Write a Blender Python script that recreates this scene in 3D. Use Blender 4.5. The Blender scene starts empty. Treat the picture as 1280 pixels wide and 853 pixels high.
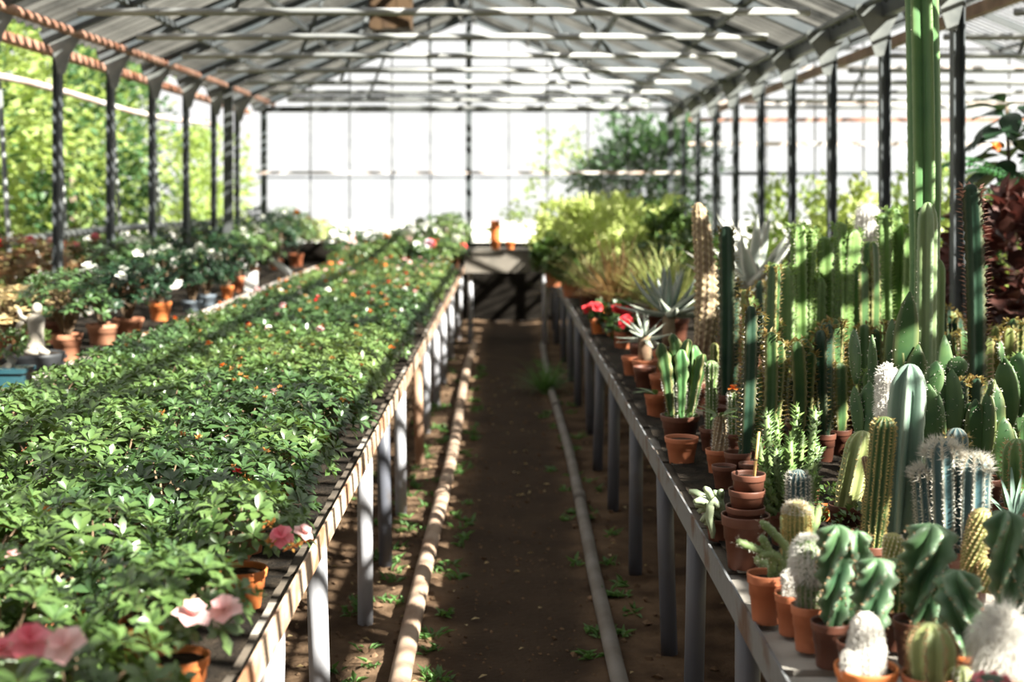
import bpy, math, random
from mathutils import Vector, Matrix

# ------------------------------------------------------------------ camera, sky, sun, exposure
scn = bpy.context.scene
COL = scn.collection
F, CX, CY, EYE = 1700.0, 631.0, 240.0, 1.70      # focal length in px, vanishing point, eye height
cam_d = bpy.data.cameras.new('camera'); cam = bpy.data.objects.new('camera', cam_d); COL.objects.link(cam)
cam.location = (0, 0, EYE); cam.rotation_euler = (math.pi/2, 0, 0)
cam_d.sensor_width = 36; cam_d.lens = F/1280*36
cam_d.shift_x = (640-CX)/1280; cam_d.shift_y = -(426.5-CY)/1280
cam_d.clip_start = .05; cam_d.clip_end = 200
cam_d.dof.use_dof = True; cam_d.dof.focus_distance = 3.9; cam_d.dof.aperture_fstop = 2.6
scn.camera = cam
world = bpy.data.worlds.new('hazy_sky'); scn.world = world; world.use_nodes = True
wb = world.node_tree.nodes['Background']; wb.inputs[0].default_value = (1.0, .985, .975, 1); wb.inputs[1].default_value = 1.10
sun_d = bpy.data.lights.new('sun', 'SUN'); sun = bpy.data.objects.new('sun', sun_d); COL.objects.link(sun)
SUN_TO = Vector((.63, -.50, .60)).normalized()
sun.rotation_euler = SUN_TO.to_track_quat('Z', 'Y').to_euler(); sun.location = (6, -3, 9)
sun_d.energy = 25.0; sun_d.angle = math.radians(.55); sun_d.color = (1.0, .95, .86)
scn.view_settings.view_transform = 'Standard'; scn.view_settings.look = 'None'
scn.view_settings.exposure = 0.12; scn.view_settings.gamma = 1.0; scn.view_settings.use_curve_mapping = False
scn.cycles.max_bounces = 8; scn.cycles.transparent_max_bounces = 24; scn.cycles.caustics_reflective = False; scn.cycles.caustics_refractive = False

# ------------------------------------------------------------------ helpers
R = random.Random(7)
PI = math.pi
def V(x, y, z): return Vector((x, y, z))
def lerp(a, b, t): return a+(b-a)*t
def onplane(px, py, z):
    Y = F*(EYE-z)/(py-CY); return (px-CX)*Y/F, Y
def atx(px, Y): return (px-CX)*Y/F
def atz(py, Y): return EYE+(CY-py)*Y/F
def rdir(r=R):
    while True:
        v = V(r.uniform(-1,1), r.uniform(-1,1), r.uniform(-1,1))
        if .05 < v.length < 1: return v.normalized()

class MB:
    def __init__(s): s.v=[]; s.f=[]; s.a=[]; s.m=[]; s.mi=0
    def vert(s, p, a=0.0): s.v.append((p[0],p[1],p[2])); s.a.append(a); return len(s.v)-1
    def face(s, *i): s.f.append(i); s.m.append(s.mi)
    def box(s, c, d, rot=None):
        n=len(s.v); hx,hy,hz=d[0]/2,d[1]/2,d[2]/2
        for z in (-hz,hz):
            for y in (-hy,hy):
                for x in (-hx,hx):
                    p=V(x,y,z)
                    if rot is not None: p=rot@p
                    s.vert((p[0]+c[0],p[1]+c[1],p[2]+c[2]))
        for f in ((0,2,3,1),(4,5,7,6),(0,1,5,4),(2,6,7,3),(0,4,6,2),(1,3,7,5)): s.face(*[n+k for k in f])
    def bar(s, a, b, w, h):
        a=Vector(a); b=Vector(b); d=b-a; q=d.to_track_quat('X','Z').to_matrix()
        s.box((a+b)/2,(d.length,w,h),q)
    def tube(s, pts, rad, n=8, cap=True, a=0.0):
        pts=[Vector(p) for p in pts]; k=len(pts)
        if not hasattr(rad,'__len__'): rad=[rad]*k
        ref=None; rings=[]
        for i,p in enumerate(pts):
            d=(pts[min(i+1,k-1)]-pts[max(i-1,0)]).normalized()
            if ref is None:
                ref=d.orthogonal().normalized()
            ref=(ref-d*ref.dot(d))
            ref=ref.normalized() if ref.length>1e-5 else d.orthogonal().normalized()
            w=d.cross(ref); rr=rad[i]
            rings.append([s.vert(p+(ref*math.cos(2*PI*j/n)+w*math.sin(2*PI*j/n))*rr,a) for j in range(n)])
        for i in range(k-1):
            for j in range(n):
                s.face(rings[i][j],rings[i][(j+1)%n],rings[i+1][(j+1)%n],rings[i+1][j])
        if cap: s.face(*rings[0][::-1]); s.face(*rings[-1])
    def lathe(s, prof, n=20, c=(0,0,0), a=0.0):
        rings=[]
        for r,z in prof:
            if r<1e-5: rings.append([s.vert((c[0],c[1],c[2]+z),a)])
            else: rings.append([s.vert((c[0]+r*math.cos(2*PI*j/n),c[1]+r*math.sin(2*PI*j/n),c[2]+z),a) for j in range(n)])
        for A,B in zip(rings,rings[1:]):
            for j in range(n):
                j2=(j+1)%n
                if len(A)==1 and len(B)>1: s.face(A[0],B[j2],B[j])
                elif len(B)==1 and len(A)>1: s.face(A[j],A[j2],B[0])
                elif len(A)>1: s.face(A[j],A[j2],B[j2],B[j])
    def leaf(s, b, d, nrm, L, W, curl=.2, fold=.12, n=2, a=0.0, wide=.5):
        b=Vector(b); side=d.cross(nrm)
        if side.length<1e-4: nrm=d.orthogonal(); side=d.cross(nrm)
        side.normalize(); nrm=side.cross(d)
        if n==1:
            i0=s.vert(b,a); t=wide; c=b+d*(L*t)
            l=s.vert(c+side*(W/2)+nrm*(fold*W),a); r_=s.vert(c-side*(W/2)+nrm*(fold*W),a); e=s.vert(b+d*L-nrm*(curl*L),a)
            s.face(i0,r_,e); s.face(i0,e,l); return
        rows=[]
        for k in range(1,n+1):
            t=k/(n+1); w=W*math.sin(PI*min(1,t**(math.log(.5)/math.log(wide))))**.8
            c=b+d*(L*t)-nrm*(curl*L*t*t)
            rows.append((s.vert(c+side*(w/2)+nrm*(fold*w),a),s.vert(c,a),s.vert(c-side*(w/2)+nrm*(fold*w),a)))
        i0=s.vert(b,a); e=s.vert(b+d*L-nrm*(curl*L),a)
        s.face(i0,rows[0][1],rows[0][0]); s.face(i0,rows[0][2],rows[0][1])
        for A,B in zip(rows,rows[1:]):
            s.face(A[0],A[1],B[1],B[0]); s.face(A[1],A[2],B[2],B[1])
        s.face(rows[-1][0],rows[-1][1],e); s.face(rows[-1][1],rows[-1][2],e)
    def spike(s, p, d, L, w, a=0.0):
        p=Vector(p); o=d.orthogonal().normalized(); q=d.cross(o)
        i=[s.vert(p+(o*math.cos(t)+q*math.sin(t))*w,a) for t in (0,2.094,4.189)]; e=s.vert(p+d*L,a)
        s.face(i[0],i[1],e); s.face(i[1],i[2],e); s.face(i[2],i[0],e)
    def hair(s, p, d, L, w, droop=0.0, a=0.0):
        p=Vector(p); o=d.orthogonal().normalized()*w
        i0=s.vert(p-o,a); i1=s.vert(p+o,a); m=p+d*(L*.55); e=p+d*L+V(0,0,-droop*L)
        i2=s.vert(m-o*.7,a); i3=s.vert(m+o*.7,a); i4=s.vert(e,a)
        s.face(i0,i1,i3,i2); s.face(i2,i3,i4)
    def mesh(s, name, mats, smooth=True):
        me=bpy.data.meshes.new(name); me.from_pydata(s.v,[],s.f)
        if not isinstance(mats,(list,tuple)): mats=[mats]
        for m in mats: me.materials.append(m)
        if len(mats)>1: me.polygons.foreach_set('material_index',s.m)
        if smooth: me.polygons.foreach_set('use_smooth',[True]*len(s.f))
        if any(s.a):
            at=me.attributes.new('tone','FLOAT','POINT'); at.data.foreach_set('value',s.a)
        me.update(); return me
    def build(s, name, mats, parent=None, loc=(0,0,0), smooth=True, **k):
        return inst(name, s.mesh(name,mats,smooth), parent, loc, **k)

def inst(name, me, parent=None, loc=(0,0,0), rot=None, scale=None, kind=None, label=None):
    o=bpy.data.objects.new(name,me); COL.objects.link(o); o.location=loc
    if parent is not None: o.parent=parent
    if rot is not None: o.rotation_euler=rot
    if scale is not None: o.scale=scale if hasattr(scale,'__len__') else (scale,)*3
    if kind: o['kind']=kind
    if label: o['label']=label
    return o
def tag(o,label,cat,group=None):
    o['label']=label; o['category']=cat
    if group: o['group']=group
    return o
def thing(name,label,cat,loc=(0,0,0),rz=0,group=None):
    o=bpy.data.objects.new(name,None); COL.objects.link(o); o.location=loc; o.rotation_euler=(0,0,rz)
    o.empty_display_size=.05
    return tag(o,label,cat,group)
def struct(name,loc=(0,0,0)):
    o=bpy.data.objects.new(name,None); COL.objects.link(o); o.location=loc; o['kind']='structure'; return o

# ------------------------------------------------------------------ materials
def M(name, c1, c2=None, rough=.6, scale=8.0, spec=.4, trans=0.0, tcol=None, island=0.0, tone=None, bump=0.0, bscale=None, metal=0.0, obj=0.0, stretch=None, contrast=(.35,.65)):
    m=bpy.data.materials.new(name); m.use_nodes=True; nt=m.node_tree; N=nt.nodes; Lk=nt.links
    p=N['Principled BSDF']; p.inputs['Roughness'].default_value=rough; p.inputs['Metallic'].default_value=metal
    p.inputs['Specular IOR Level'].default_value=spec
    c1=(*c1,1); col=None
    if c2 is not None:
        c2=(*c2,1)
        tc=N.new('ShaderNodeTexCoord'); mp=N.new('ShaderNodeMapping'); nz=N.new('ShaderNodeTexNoise')
        nz.inputs['Scale'].default_value=scale; nz.inputs['Detail'].default_value=4
        Lk.new(tc.outputs['Object'],mp.inputs[0]); Lk.new(mp.outputs[0],nz.inputs['Vector'])
        if stretch: mp.inputs['Scale'].default_value=stretch
        mr=N.new('ShaderNodeMapRange'); mr.inputs[1].default_value=contrast[0]; mr.inputs[2].default_value=contrast[1]
        Lk.new(nz.outputs[0],mr.inputs[0]); fac=mr.outputs[0]
        if island or obj:
            src=[]
            if island: g=N.new('ShaderNodeNewGeometry'); src.append((g.outputs['Random Per Island'],island))
            if obj: oi=N.new('ShaderNodeObjectInfo'); src.append((oi.outputs['Random'],obj))
            for so,wt in src:
                mm=N.new('ShaderNodeMix'); mm.inputs[0].default_value=wt
                Lk.new(fac,mm.inputs[2]); Lk.new(so,mm.inputs[3]); fac=mm.outputs[0]
        mx=N.new('ShaderNodeMix'); mx.data_type='RGBA'; mx.inputs[6].default_value=c1; mx.inputs[7].default_value=c2
        Lk.new(fac,mx.inputs[0]); col=mx.outputs[2]
        if bump:
            bp=N.new('ShaderNodeBump'); bp.inputs['Strength'].default_value=bump; bp.inputs['Distance'].default_value=.01
            bz=N.new('ShaderNodeTexNoise'); bz.inputs['Scale'].default_value=bscale or scale*4; bz.inputs['Detail'].default_value=6
            Lk.new(mp.outputs[0],bz.inputs['Vector']); Lk.new(bz.outputs[0],bp.inputs['Height']); Lk.new(bp.outputs[0],p.inputs['Normal'])
    if tone is not None:
        at=N.new('ShaderNodeAttribute'); at.attribute_name='tone'
        mx=N.new('ShaderNodeMix'); mx.data_type='RGBA'; mx.inputs[7].default_value=(*tone,1)
        if col is not None: Lk.new(col,mx.inputs[6])
        else: mx.inputs[6].default_value=c1
        Lk.new(at.outputs['Fac'],mx.inputs[0]); col=mx.outputs[2]
    if col is not None: Lk.new(col,p.inputs['Base Color'])
    else: p.inputs['Base Color'].default_value=c1
    if trans:
        t=N.new('ShaderNodeBsdfTranslucent'); t.inputs[0].default_value=(*(tcol or c1[:3]),1)
        ms=N.new('ShaderNodeMixShader'); ms.inputs[0].default_value=trans
        Lk.new(p.outputs[0],ms.inputs[1]); Lk.new(t.outputs[0],ms.inputs[2]); Lk.new(ms.outputs[0],N['Material Output'].inputs[0])
    return m
def glass(name, dirt, dcol=(.75,.78,.76), scale=1.5):
    m=bpy.data.materials.new(name); m.use_nodes=True; nt=m.node_tree; N=nt.nodes; Lk=nt.links
    N.remove(N['Principled BSDF'])
    tr=N.new('ShaderNodeBsdfTransparent'); tr.inputs[0].default_value=(.96,.98,.97,1)
    gl=N.new('ShaderNodeBsdfGlossy'); gl.inputs['Roughness'].default_value=.05
    fr=N.new('ShaderNodeLayerWeight'); fr.inputs[0].default_value=.06
    m1=N.new('ShaderNodeMixShader'); Lk.new(fr.outputs['Facing'],m1.inputs[0])
    mt=N.new('ShaderNodeMath'); mt.operation='MULTIPLY'; mt.inputs[1].default_value=.07; Lk.new(fr.outputs['Facing'],mt.inputs[0]); Lk.new(mt.outputs[0],m1.inputs[0])
    Lk.new(tr.outputs[0],m1.inputs[1]); Lk.new(gl.outputs[0],m1.inputs[2])
    di=N.new('ShaderNodeBsdfDiffuse'); di.inputs[0].default_value=(*dcol,1)
    tl=N.new('ShaderNodeBsdfTranslucent'); tl.inputs[0].default_value=(*dcol,1)
    md=N.new('ShaderNodeMixShader'); md.inputs[0].default_value=.6; Lk.new(di.outputs[0],md.inputs[1]); Lk.new(tl.outputs[0],md.inputs[2])
    tc=N.new('ShaderNodeTexCoord'); nz=N.new('ShaderNodeTexNoise'); nz.inputs['Scale'].default_value=scale; nz.inputs['Detail'].default_value=5
    Lk.new(tc.outputs['Object'],nz.inputs['Vector'])
    mr=N.new('ShaderNodeMapRange'); mr.inputs[1].default_value=.4; mr.inputs[2].default_value=.7; mr.inputs[3].default_value=dirt*.4; mr.inputs[4].default_value=dirt*1.6
    Lk.new(nz.outputs[0],mr.inputs[0])
    m2=N.new('ShaderNodeMixShader'); Lk.new(mr.outputs[0],m2.inputs[0]); Lk.new(m1.outputs[0],m2.inputs[1]); Lk.new(md.outputs[0],m2.inputs[2])
    Lk.new(m2.outputs[0],N['Material Output'].inputs[0]); return m

mt_steel=M('painted_steel',(.055,.066,.072),(.085,.092,.095),rough=.55,scale=3)
mt_steel_dark=M('dark_steel',(.035,.04,.042),(.07,.075,.075),rough=.5,scale=3)
mt_bar=M('glazing_bar_paint',(.004,.005,.005),(.125,.122,.112),rough=.95,scale=4,spec=.05,obj=.65)
mt_tie=M('tie_paint',(.20,.21,.21),(.34,.34,.33),rough=.5,scale=2)
mt_rust=M('rusty_pipe',(.22,.085,.045),(.42,.24,.17),rough=.75,scale=6,bump=.3)
mt_pale=M('pale_rail',(.62,.58,.55),(.45,.33,.27),rough=.7,scale=3)
mt_gusset=M('galvanised_plate',(.09,.10,.10),(.20,.21,.20),rough=.45,scale=5,metal=.3)
mt_glass=glass('greenhouse_glass',.05)
mt_roofglass=glass('roof_glass',.03,dcol=(.60,.62,.60),scale=2.5)
mt_wood_box=M('brown_boards',(.045,.024,.010),(.075,.042,.017),rough=.8,scale=6,stretch=(1,1,.2))
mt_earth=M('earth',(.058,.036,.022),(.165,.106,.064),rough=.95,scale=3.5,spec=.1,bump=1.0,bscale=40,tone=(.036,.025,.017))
mt_clod=M('clods',(.08,.05,.03),(.21,.135,.082),rough=.95,scale=4,spec=.1,island=.6)
mt_potsoil=M('pot_soil',(.018,.012,.009),(.06,.042,.03),rough=.95,scale=60,spec=.1,bump=.8,bscale=200)
mt_benchsoil=M('bench_soil',(.007,.0055,.004),(.030,.022,.015),rough=.95,scale=14,spec=.15,bump=1.0,bscale=90)
mt_plank=M('weathered_plank',(.22,.195,.165),(.42,.39,.35),rough=.9,scale=9,stretch=(.25,1,1),bump=.4,spec=.15,obj=.4)
mt_plank_dark=M('damp_plank',(.06,.05,.04),(.14,.115,.09),rough=.9,scale=9,stretch=(.25,1,1),bump=.4,spec=.15,obj=.4)
mt_strip=M('rusty_angle_iron',(.50,.39,.30),(.30,.15,.08),rough=.7,scale=9,stretch=(1,.6,1),bump=.3,contrast=(.42,.62))
mt_strip_grey=M('worn_grey_angle_iron',(.15,.155,.16),(.09,.05,.033),rough=.6,scale=8,bump=.3,contrast=(.5,.66))
mt_leg=M('white_painted_pipe',(.36,.36,.385),(0.357,0.255,0.187),rough=.5,scale=5,contrast=(.62,.75),bump=.1)
mt_legrust=M('rusted_leg',(.45,.30,.20),(.28,.13,.07),rough=.75,scale=7,bump=.2)
mt_leggrey=M('grey_painted_pipe',(.095,.10,.12),(.08,.07,.065),rough=.5,scale=5,contrast=(.55,.7))
mt_floorpipe=M('dusty_pipe',(.42,.32,.24),(.27,.18,.125),rough=.85,scale=5,bump=.2,spec=.2)
mt_floorpipe_grey=M('grey_dusty_pipe',(.20,.185,.165),(.13,.11,.09),rough=.7,scale=5,bump=.2)
mt_slab=M('concrete_slab',(.10,.09,.075),(.17,.15,.125),rough=.9,scale=4,bump=.2)
mt_terra=M('terracotta_plastic',(.40,.125,.055),(.47,.17,.085),rough=.55,scale=5,obj=.5)
mt_terra_or=M('orange_plastic_pot',(.60,.17,.045),(.68,.22,.07),rough=.5,scale=5)
mt_clay=M('clay_pot',(.36,.14,.075),(.50,.25,.15),rough=.85,scale=6,bump=.15,spec=.2,obj=.4)
mt_brownpot=M('brown_plastic_pot',(.105,.038,.023),(.15,.058,.035),rough=.5,scale=5,obj=.5)
mt_blackpot=M('black_plastic_pot',(.018,.02,.022),(.035,.037,.04),rough=.5,scale=6)
mt_greypot=M('grey_blue_pot',(.12,.15,.18),(.18,.21,.24),rough=.5,scale=6)
mt_tealpot=M('teal_glazed_pot',(.012,.045,.062),(.025,.075,.09),rough=.25,scale=6)
mt_white=M('white_plastic',(.74,.75,.73),(.62,.63,.62),rough=.6,scale=5)
mt_stone=M('pale_stone',(.24,.21,.17),(.36,.33,.28),rough=.9,scale=14,bump=.4)
mt_base=M('dark_base_wall',(.007,.006,.005),(.014,.012,.010),rough=1.0,scale=4,spec=.02)
mt_bark=M('bark',(.09,.065,.045),(.19,.15,.11),rough=.9,scale=12,bump=.4)
mt_twig=M('twig',(.13,.085,.05),(.22,.15,.09),rough=.85,scale=15)

L_dark=M('azalea_leaf',(.018,.050,.016),(.072,.135,.040),rough=.36,scale=3,spec=.75,trans=.11,tcol=(.14,.25,.04),island=.7,obj=.3)
L_mid=M('azalea_leaf_fresh',(.034,.082,.019),(.115,.180,.050),rough=.40,scale=3,spec=.7,trans=.14,tcol=(.22,.34,.06),island=.7,obj=.3)
L_yel=M('azalea_leaf_pale',(.065,.125,.030),(.17,.235,.075),rough=.42,scale=3,spec=.55,trans=.22,tcol=(.32,.42,.10),island=.7,obj=.3)
L_deep=M('deep_leaf',(.006,.024,.011),(.020,.052,.020),rough=.45,scale=3,spec=.4,trans=.10,tcol=(.04,.12,.03),island=.7)
L_lime=M('lime_leaf',(.40,.47,.13),(.62,.65,.30),rough=.5,scale=3,spec=.4,trans=.38,tcol=(.58,.70,.20),island=.7)
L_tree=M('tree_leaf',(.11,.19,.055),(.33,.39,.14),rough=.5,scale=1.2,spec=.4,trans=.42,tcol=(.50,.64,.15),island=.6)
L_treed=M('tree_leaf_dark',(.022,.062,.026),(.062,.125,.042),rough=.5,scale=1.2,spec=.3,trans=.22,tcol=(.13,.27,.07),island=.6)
L_tan=M('dry_tan_leaf',(.36,.25,.11),(.52,.43,.24),rough=.6,scale=4,spec=.3,trans=.3,tcol=(.6,.45,.2),island=.7)
L_rusty=M('rust_tinted_leaf',(.05,.09,.035),(.26,.11,.05),rough=.45,scale=4,trans=.25,tcol=(.35,.2,.08),island=.8)
L_coleus=M('coleus_leaf',(.014,.009,.008),(.15,.055,.042),rough=.5,scale=8,trans=.15,tcol=(.16,.04,.03),island=.75)
L_fern=M('fern_leaf',(.045,.16,.06),(.10,.26,.10),rough=.5,scale=5,trans=.3,tcol=(.15,.45,.12),island=.6)
L_grass=M('grass_blade',(.14,.22,.05),(.38,.34,.14),rough=.55,scale=6,trans=.3,tcol=(.45,.5,.15),island=.8)
L_bronze=M('bronze_blade',(.22,.13,.06),(.40,.29,.14),rough=.55,scale=6,trans=.3,tcol=(.5,.3,.12),island=.8)
L_weed=M('weed_leaf',(.045,.12,.03),(.13,.25,.07),rough=.55,scale=6,trans=.25,tcol=(.2,.4,.08),island=.7)
F_pink=M('pink_petal',(.72,.10,.16),(.85,.36,.40),rough=.6,scale=30,trans=.3,tcol=(.9,.3,.35),island=.6)
F_blush=M('blush_petal',(.80,.42,.42),(.88,.68,.66),rough=.6,scale=30,trans=.3,tcol=(.9,.6,.55),island=.6)
F_white=M('white_petal',(.80,.80,.72),(.86,.86,.82),rough=.6,scale=30,trans=.3,tcol=(.85,.88,.75),island=.6)
F_red=M('red_petal',(.62,.015,.03),(.75,.05,.06),rough=.5,scale=30,trans=.25,tcol=(.8,.05,.05),island=.6)
F_orange=M('orange_petal',(.75,.16,.02),(.82,.28,.05),rough=.5,scale=30,trans=.25,tcol=(.9,.3,.05),island=.6)
F_spent=M('spent_blossom',(.40,.10,.025),(.58,.33,.08),rough=.7,scale=30,trans=.3,tcol=(.6,.25,.08),island=.8)
F_lilac=M('lilac_petal',(.70,.55,.66),(.82,.72,.80),rough=.6,scale=30,trans=.3,tcol=(.85,.7,.8),island=.6)

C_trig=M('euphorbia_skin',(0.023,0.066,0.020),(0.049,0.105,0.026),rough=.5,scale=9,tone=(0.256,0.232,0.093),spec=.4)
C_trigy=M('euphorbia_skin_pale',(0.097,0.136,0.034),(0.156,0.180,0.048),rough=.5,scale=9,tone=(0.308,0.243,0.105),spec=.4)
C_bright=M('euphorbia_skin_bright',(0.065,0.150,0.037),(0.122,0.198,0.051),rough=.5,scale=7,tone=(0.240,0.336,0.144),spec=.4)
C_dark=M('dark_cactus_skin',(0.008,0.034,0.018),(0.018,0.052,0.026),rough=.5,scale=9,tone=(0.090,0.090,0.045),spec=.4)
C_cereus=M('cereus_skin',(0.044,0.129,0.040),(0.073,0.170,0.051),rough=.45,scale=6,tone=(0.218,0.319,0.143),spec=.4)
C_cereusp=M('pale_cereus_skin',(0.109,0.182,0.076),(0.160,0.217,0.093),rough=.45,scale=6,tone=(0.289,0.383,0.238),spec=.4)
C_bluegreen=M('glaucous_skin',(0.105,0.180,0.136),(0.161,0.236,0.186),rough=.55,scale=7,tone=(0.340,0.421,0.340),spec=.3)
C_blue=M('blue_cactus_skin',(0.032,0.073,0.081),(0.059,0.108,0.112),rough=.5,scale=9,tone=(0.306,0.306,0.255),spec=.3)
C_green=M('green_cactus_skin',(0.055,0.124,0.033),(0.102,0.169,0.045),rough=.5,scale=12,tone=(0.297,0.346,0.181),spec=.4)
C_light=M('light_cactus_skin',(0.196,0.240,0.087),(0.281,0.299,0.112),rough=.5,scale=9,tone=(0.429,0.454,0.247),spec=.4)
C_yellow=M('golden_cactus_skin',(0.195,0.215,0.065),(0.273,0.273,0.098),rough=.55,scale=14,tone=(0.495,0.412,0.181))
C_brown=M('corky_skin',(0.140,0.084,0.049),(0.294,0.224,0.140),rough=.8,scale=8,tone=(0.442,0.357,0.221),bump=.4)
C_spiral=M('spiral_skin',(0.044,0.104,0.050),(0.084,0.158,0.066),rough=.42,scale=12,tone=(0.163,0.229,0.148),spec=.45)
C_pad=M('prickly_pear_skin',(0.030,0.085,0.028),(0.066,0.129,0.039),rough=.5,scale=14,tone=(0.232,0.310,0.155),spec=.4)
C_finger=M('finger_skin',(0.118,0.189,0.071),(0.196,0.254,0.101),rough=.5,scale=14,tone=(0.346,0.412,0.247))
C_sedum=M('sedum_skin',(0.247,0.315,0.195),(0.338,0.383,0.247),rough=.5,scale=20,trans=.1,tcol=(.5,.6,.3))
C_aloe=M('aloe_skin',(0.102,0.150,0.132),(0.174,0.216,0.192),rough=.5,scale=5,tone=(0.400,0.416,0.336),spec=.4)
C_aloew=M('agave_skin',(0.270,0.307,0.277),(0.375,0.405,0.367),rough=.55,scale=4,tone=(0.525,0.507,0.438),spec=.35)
C_wool=M('white_wool_body',(0.576,0.552,0.504),(0.656,0.640,0.608),rough=.9,scale=20,bump=.5,spec=.1)
S_white=M('white_spine',(.78,.76,.70),(.66,.60,.50),rough=.6,scale=20,trans=.2,tcol=(.8,.78,.7))
S_wool=M('white_hair',(0.714,0.697,0.663),(0.663,0.629,0.578),rough=.8,scale=20,trans=.35,tcol=(.88,.86,.8),spec=.15)
S_yellow=M('golden_spine',(.66,.52,.22),(.52,.36,.13),rough=.6,scale=20,trans=.2,tcol=(.7,.55,.2))
S_brown=M('brown_spine',(.36,.17,.08),(.50,.32,.17),rough=.6,scale=20,trans=.2,tcol=(.5,.3,.12))
S_grey=M('grey_spine',(.45,.42,.36),(.32,.25,.19),rough=.6,scale=20)
S_bud=M('euphorbia_leaflet',(.10,.13,.035),(.30,.16,.06),rough=.5,scale=40,trans=.3,tcol=(.5,.4,.12),island=.7)
S_budg=M('euphorbia_leaflet_green',(.10,.21,.05),(.22,.30,.09),rough=.5,scale=40,trans=.3,tcol=(.45,.6,.2),island=.7)
S_budp=M('pink_leaflet',(.42,.20,.16),(.58,.36,.30),rough=.5,scale=40,trans=.3,tcol=(.6,.35,.28),island=.7)
# ------------------------------------------------------------------ the greenhouse
XL,XR,XM,EAVE,RIDGE,YG,Y0,BAY=-3.31,2.34,-.485,2.89,4.10,18.2,-3.0,1.35
SL=(RIDGE-EAVE)/(XM-XL)
def noise_grid(x0,x1,y0,y1,nx,ny,zf,tf=None):
    b=MB()
    for j in range(ny+1):
        for i in range(nx+1):
            x=lerp(x0,x1,i/nx); y=lerp(y0,y1,j/ny); b.vert((x,y,zf(x,y)),tf(x,y) if tf else 0)
    for j in range(ny):
        for i in range(nx):
            a=j*(nx+1)+i; b.face(a,a+1,a+nx+2,a+nx+1)
    return b
from mathutils import noise as nz_
def soil_z(x,y):
    aisle=max(0,1-abs((x-.02)/.40)**4)
    n=nz_.noise((x*3,y*3,0))*.02+nz_.noise((x*11,y*11,3))*.016+nz_.noise((x*26,y*26,5))*.011
    return -.012+n*(1-.75*aisle)-.01*aisle
fl=noise_grid(-3.6,2.6,2.5,18.2,150,330,soil_z,lambda x,y: max(0,min(1,(.33-abs(x-.06)+.05*nz_.noise((x*4,y*2,8)))/.12))*.85).build('floor',mt_earth); fl['kind']='structure'  # soil colour darkened along the aisle, standing in for its shade
# loose clods of earth under and beside the benches
b=MB()
for k in range(2600):
    y=3.2+10*R.random()**1.6
    x=R.choice([R.uniform(-1.7,-.33),R.uniform(-.9,-.3),R.uniform(.40,1.5),R.uniform(-.25,.38)]) if k%5 else R.uniform(-.25,.3)
    s=R.uniform(.005,.020)*(1 if k%7 else 1.7)*(.5 if -.28<x<.36 else 1); z=soil_z(x,y)
    ps=[V(x,y,z)+rdir()*s*R.uniform(.7,1.2) for _ in range(0)]
    q=Matrix.Rotation(R.uniform(0,3),3,'Z')@Matrix.Rotation(R.uniform(0,1),3,'X')
    base=[(0,0,.7),(1,0,0),(.3,.9,.05),(-.8,.6,-.05),(-.7,-.7,.05),(.5,-.9,0),(0,0,-.6)]
    ids=[b.vert(V(x,y,z+s*.2)+q@(Vector(p)*s*R.uniform(.75,1.2))) for p in base]
    for i in range(5):
        b.face(ids[0],ids[1+i],ids[1+(i+1)%5]); b.face(ids[6],ids[1+(i+1)%5],ids[1+i])
o=b.build('soil_clods',mt_clod,smooth=False); o['kind']='stuff'; o['label']='loose clods of brown earth strewn under the benches'
gr=noise_grid(-40,40,18.4,80,8,8,lambda x,y:-.03).build('ground',M('pale_yard',(.62,.60,.56),(.72,.70,.66),rough=.9,scale=.5)); gr['kind']='structure'
b=MB()
for x0,x1 in ((-40,-3.6),(2.6,40)):
    n=len(b.v)
    for p in ((x0,-6,-.02),(x1,-6,-.02),(x1,18.4,-.02),(x0,18.4,-.02)): b.vert(p)
    b.face(n,n+1,n+2,n+3)
gs=b.build('ground',M('side_earth',(.16,.16,.07),(.26,.22,.13),rough=.95,scale=2)); gs['kind']='structure'
b=MB(); n=0
for p in ((-3.6,-6,-.02),(2.6,-6,-.02),(2.6,2.5,-.02),(-3.6,2.5,-.02)): b.vert(p)
b.face(0,1,2,3); g2=b.build('ground',mt_earth); g2['kind']='structure'

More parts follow.
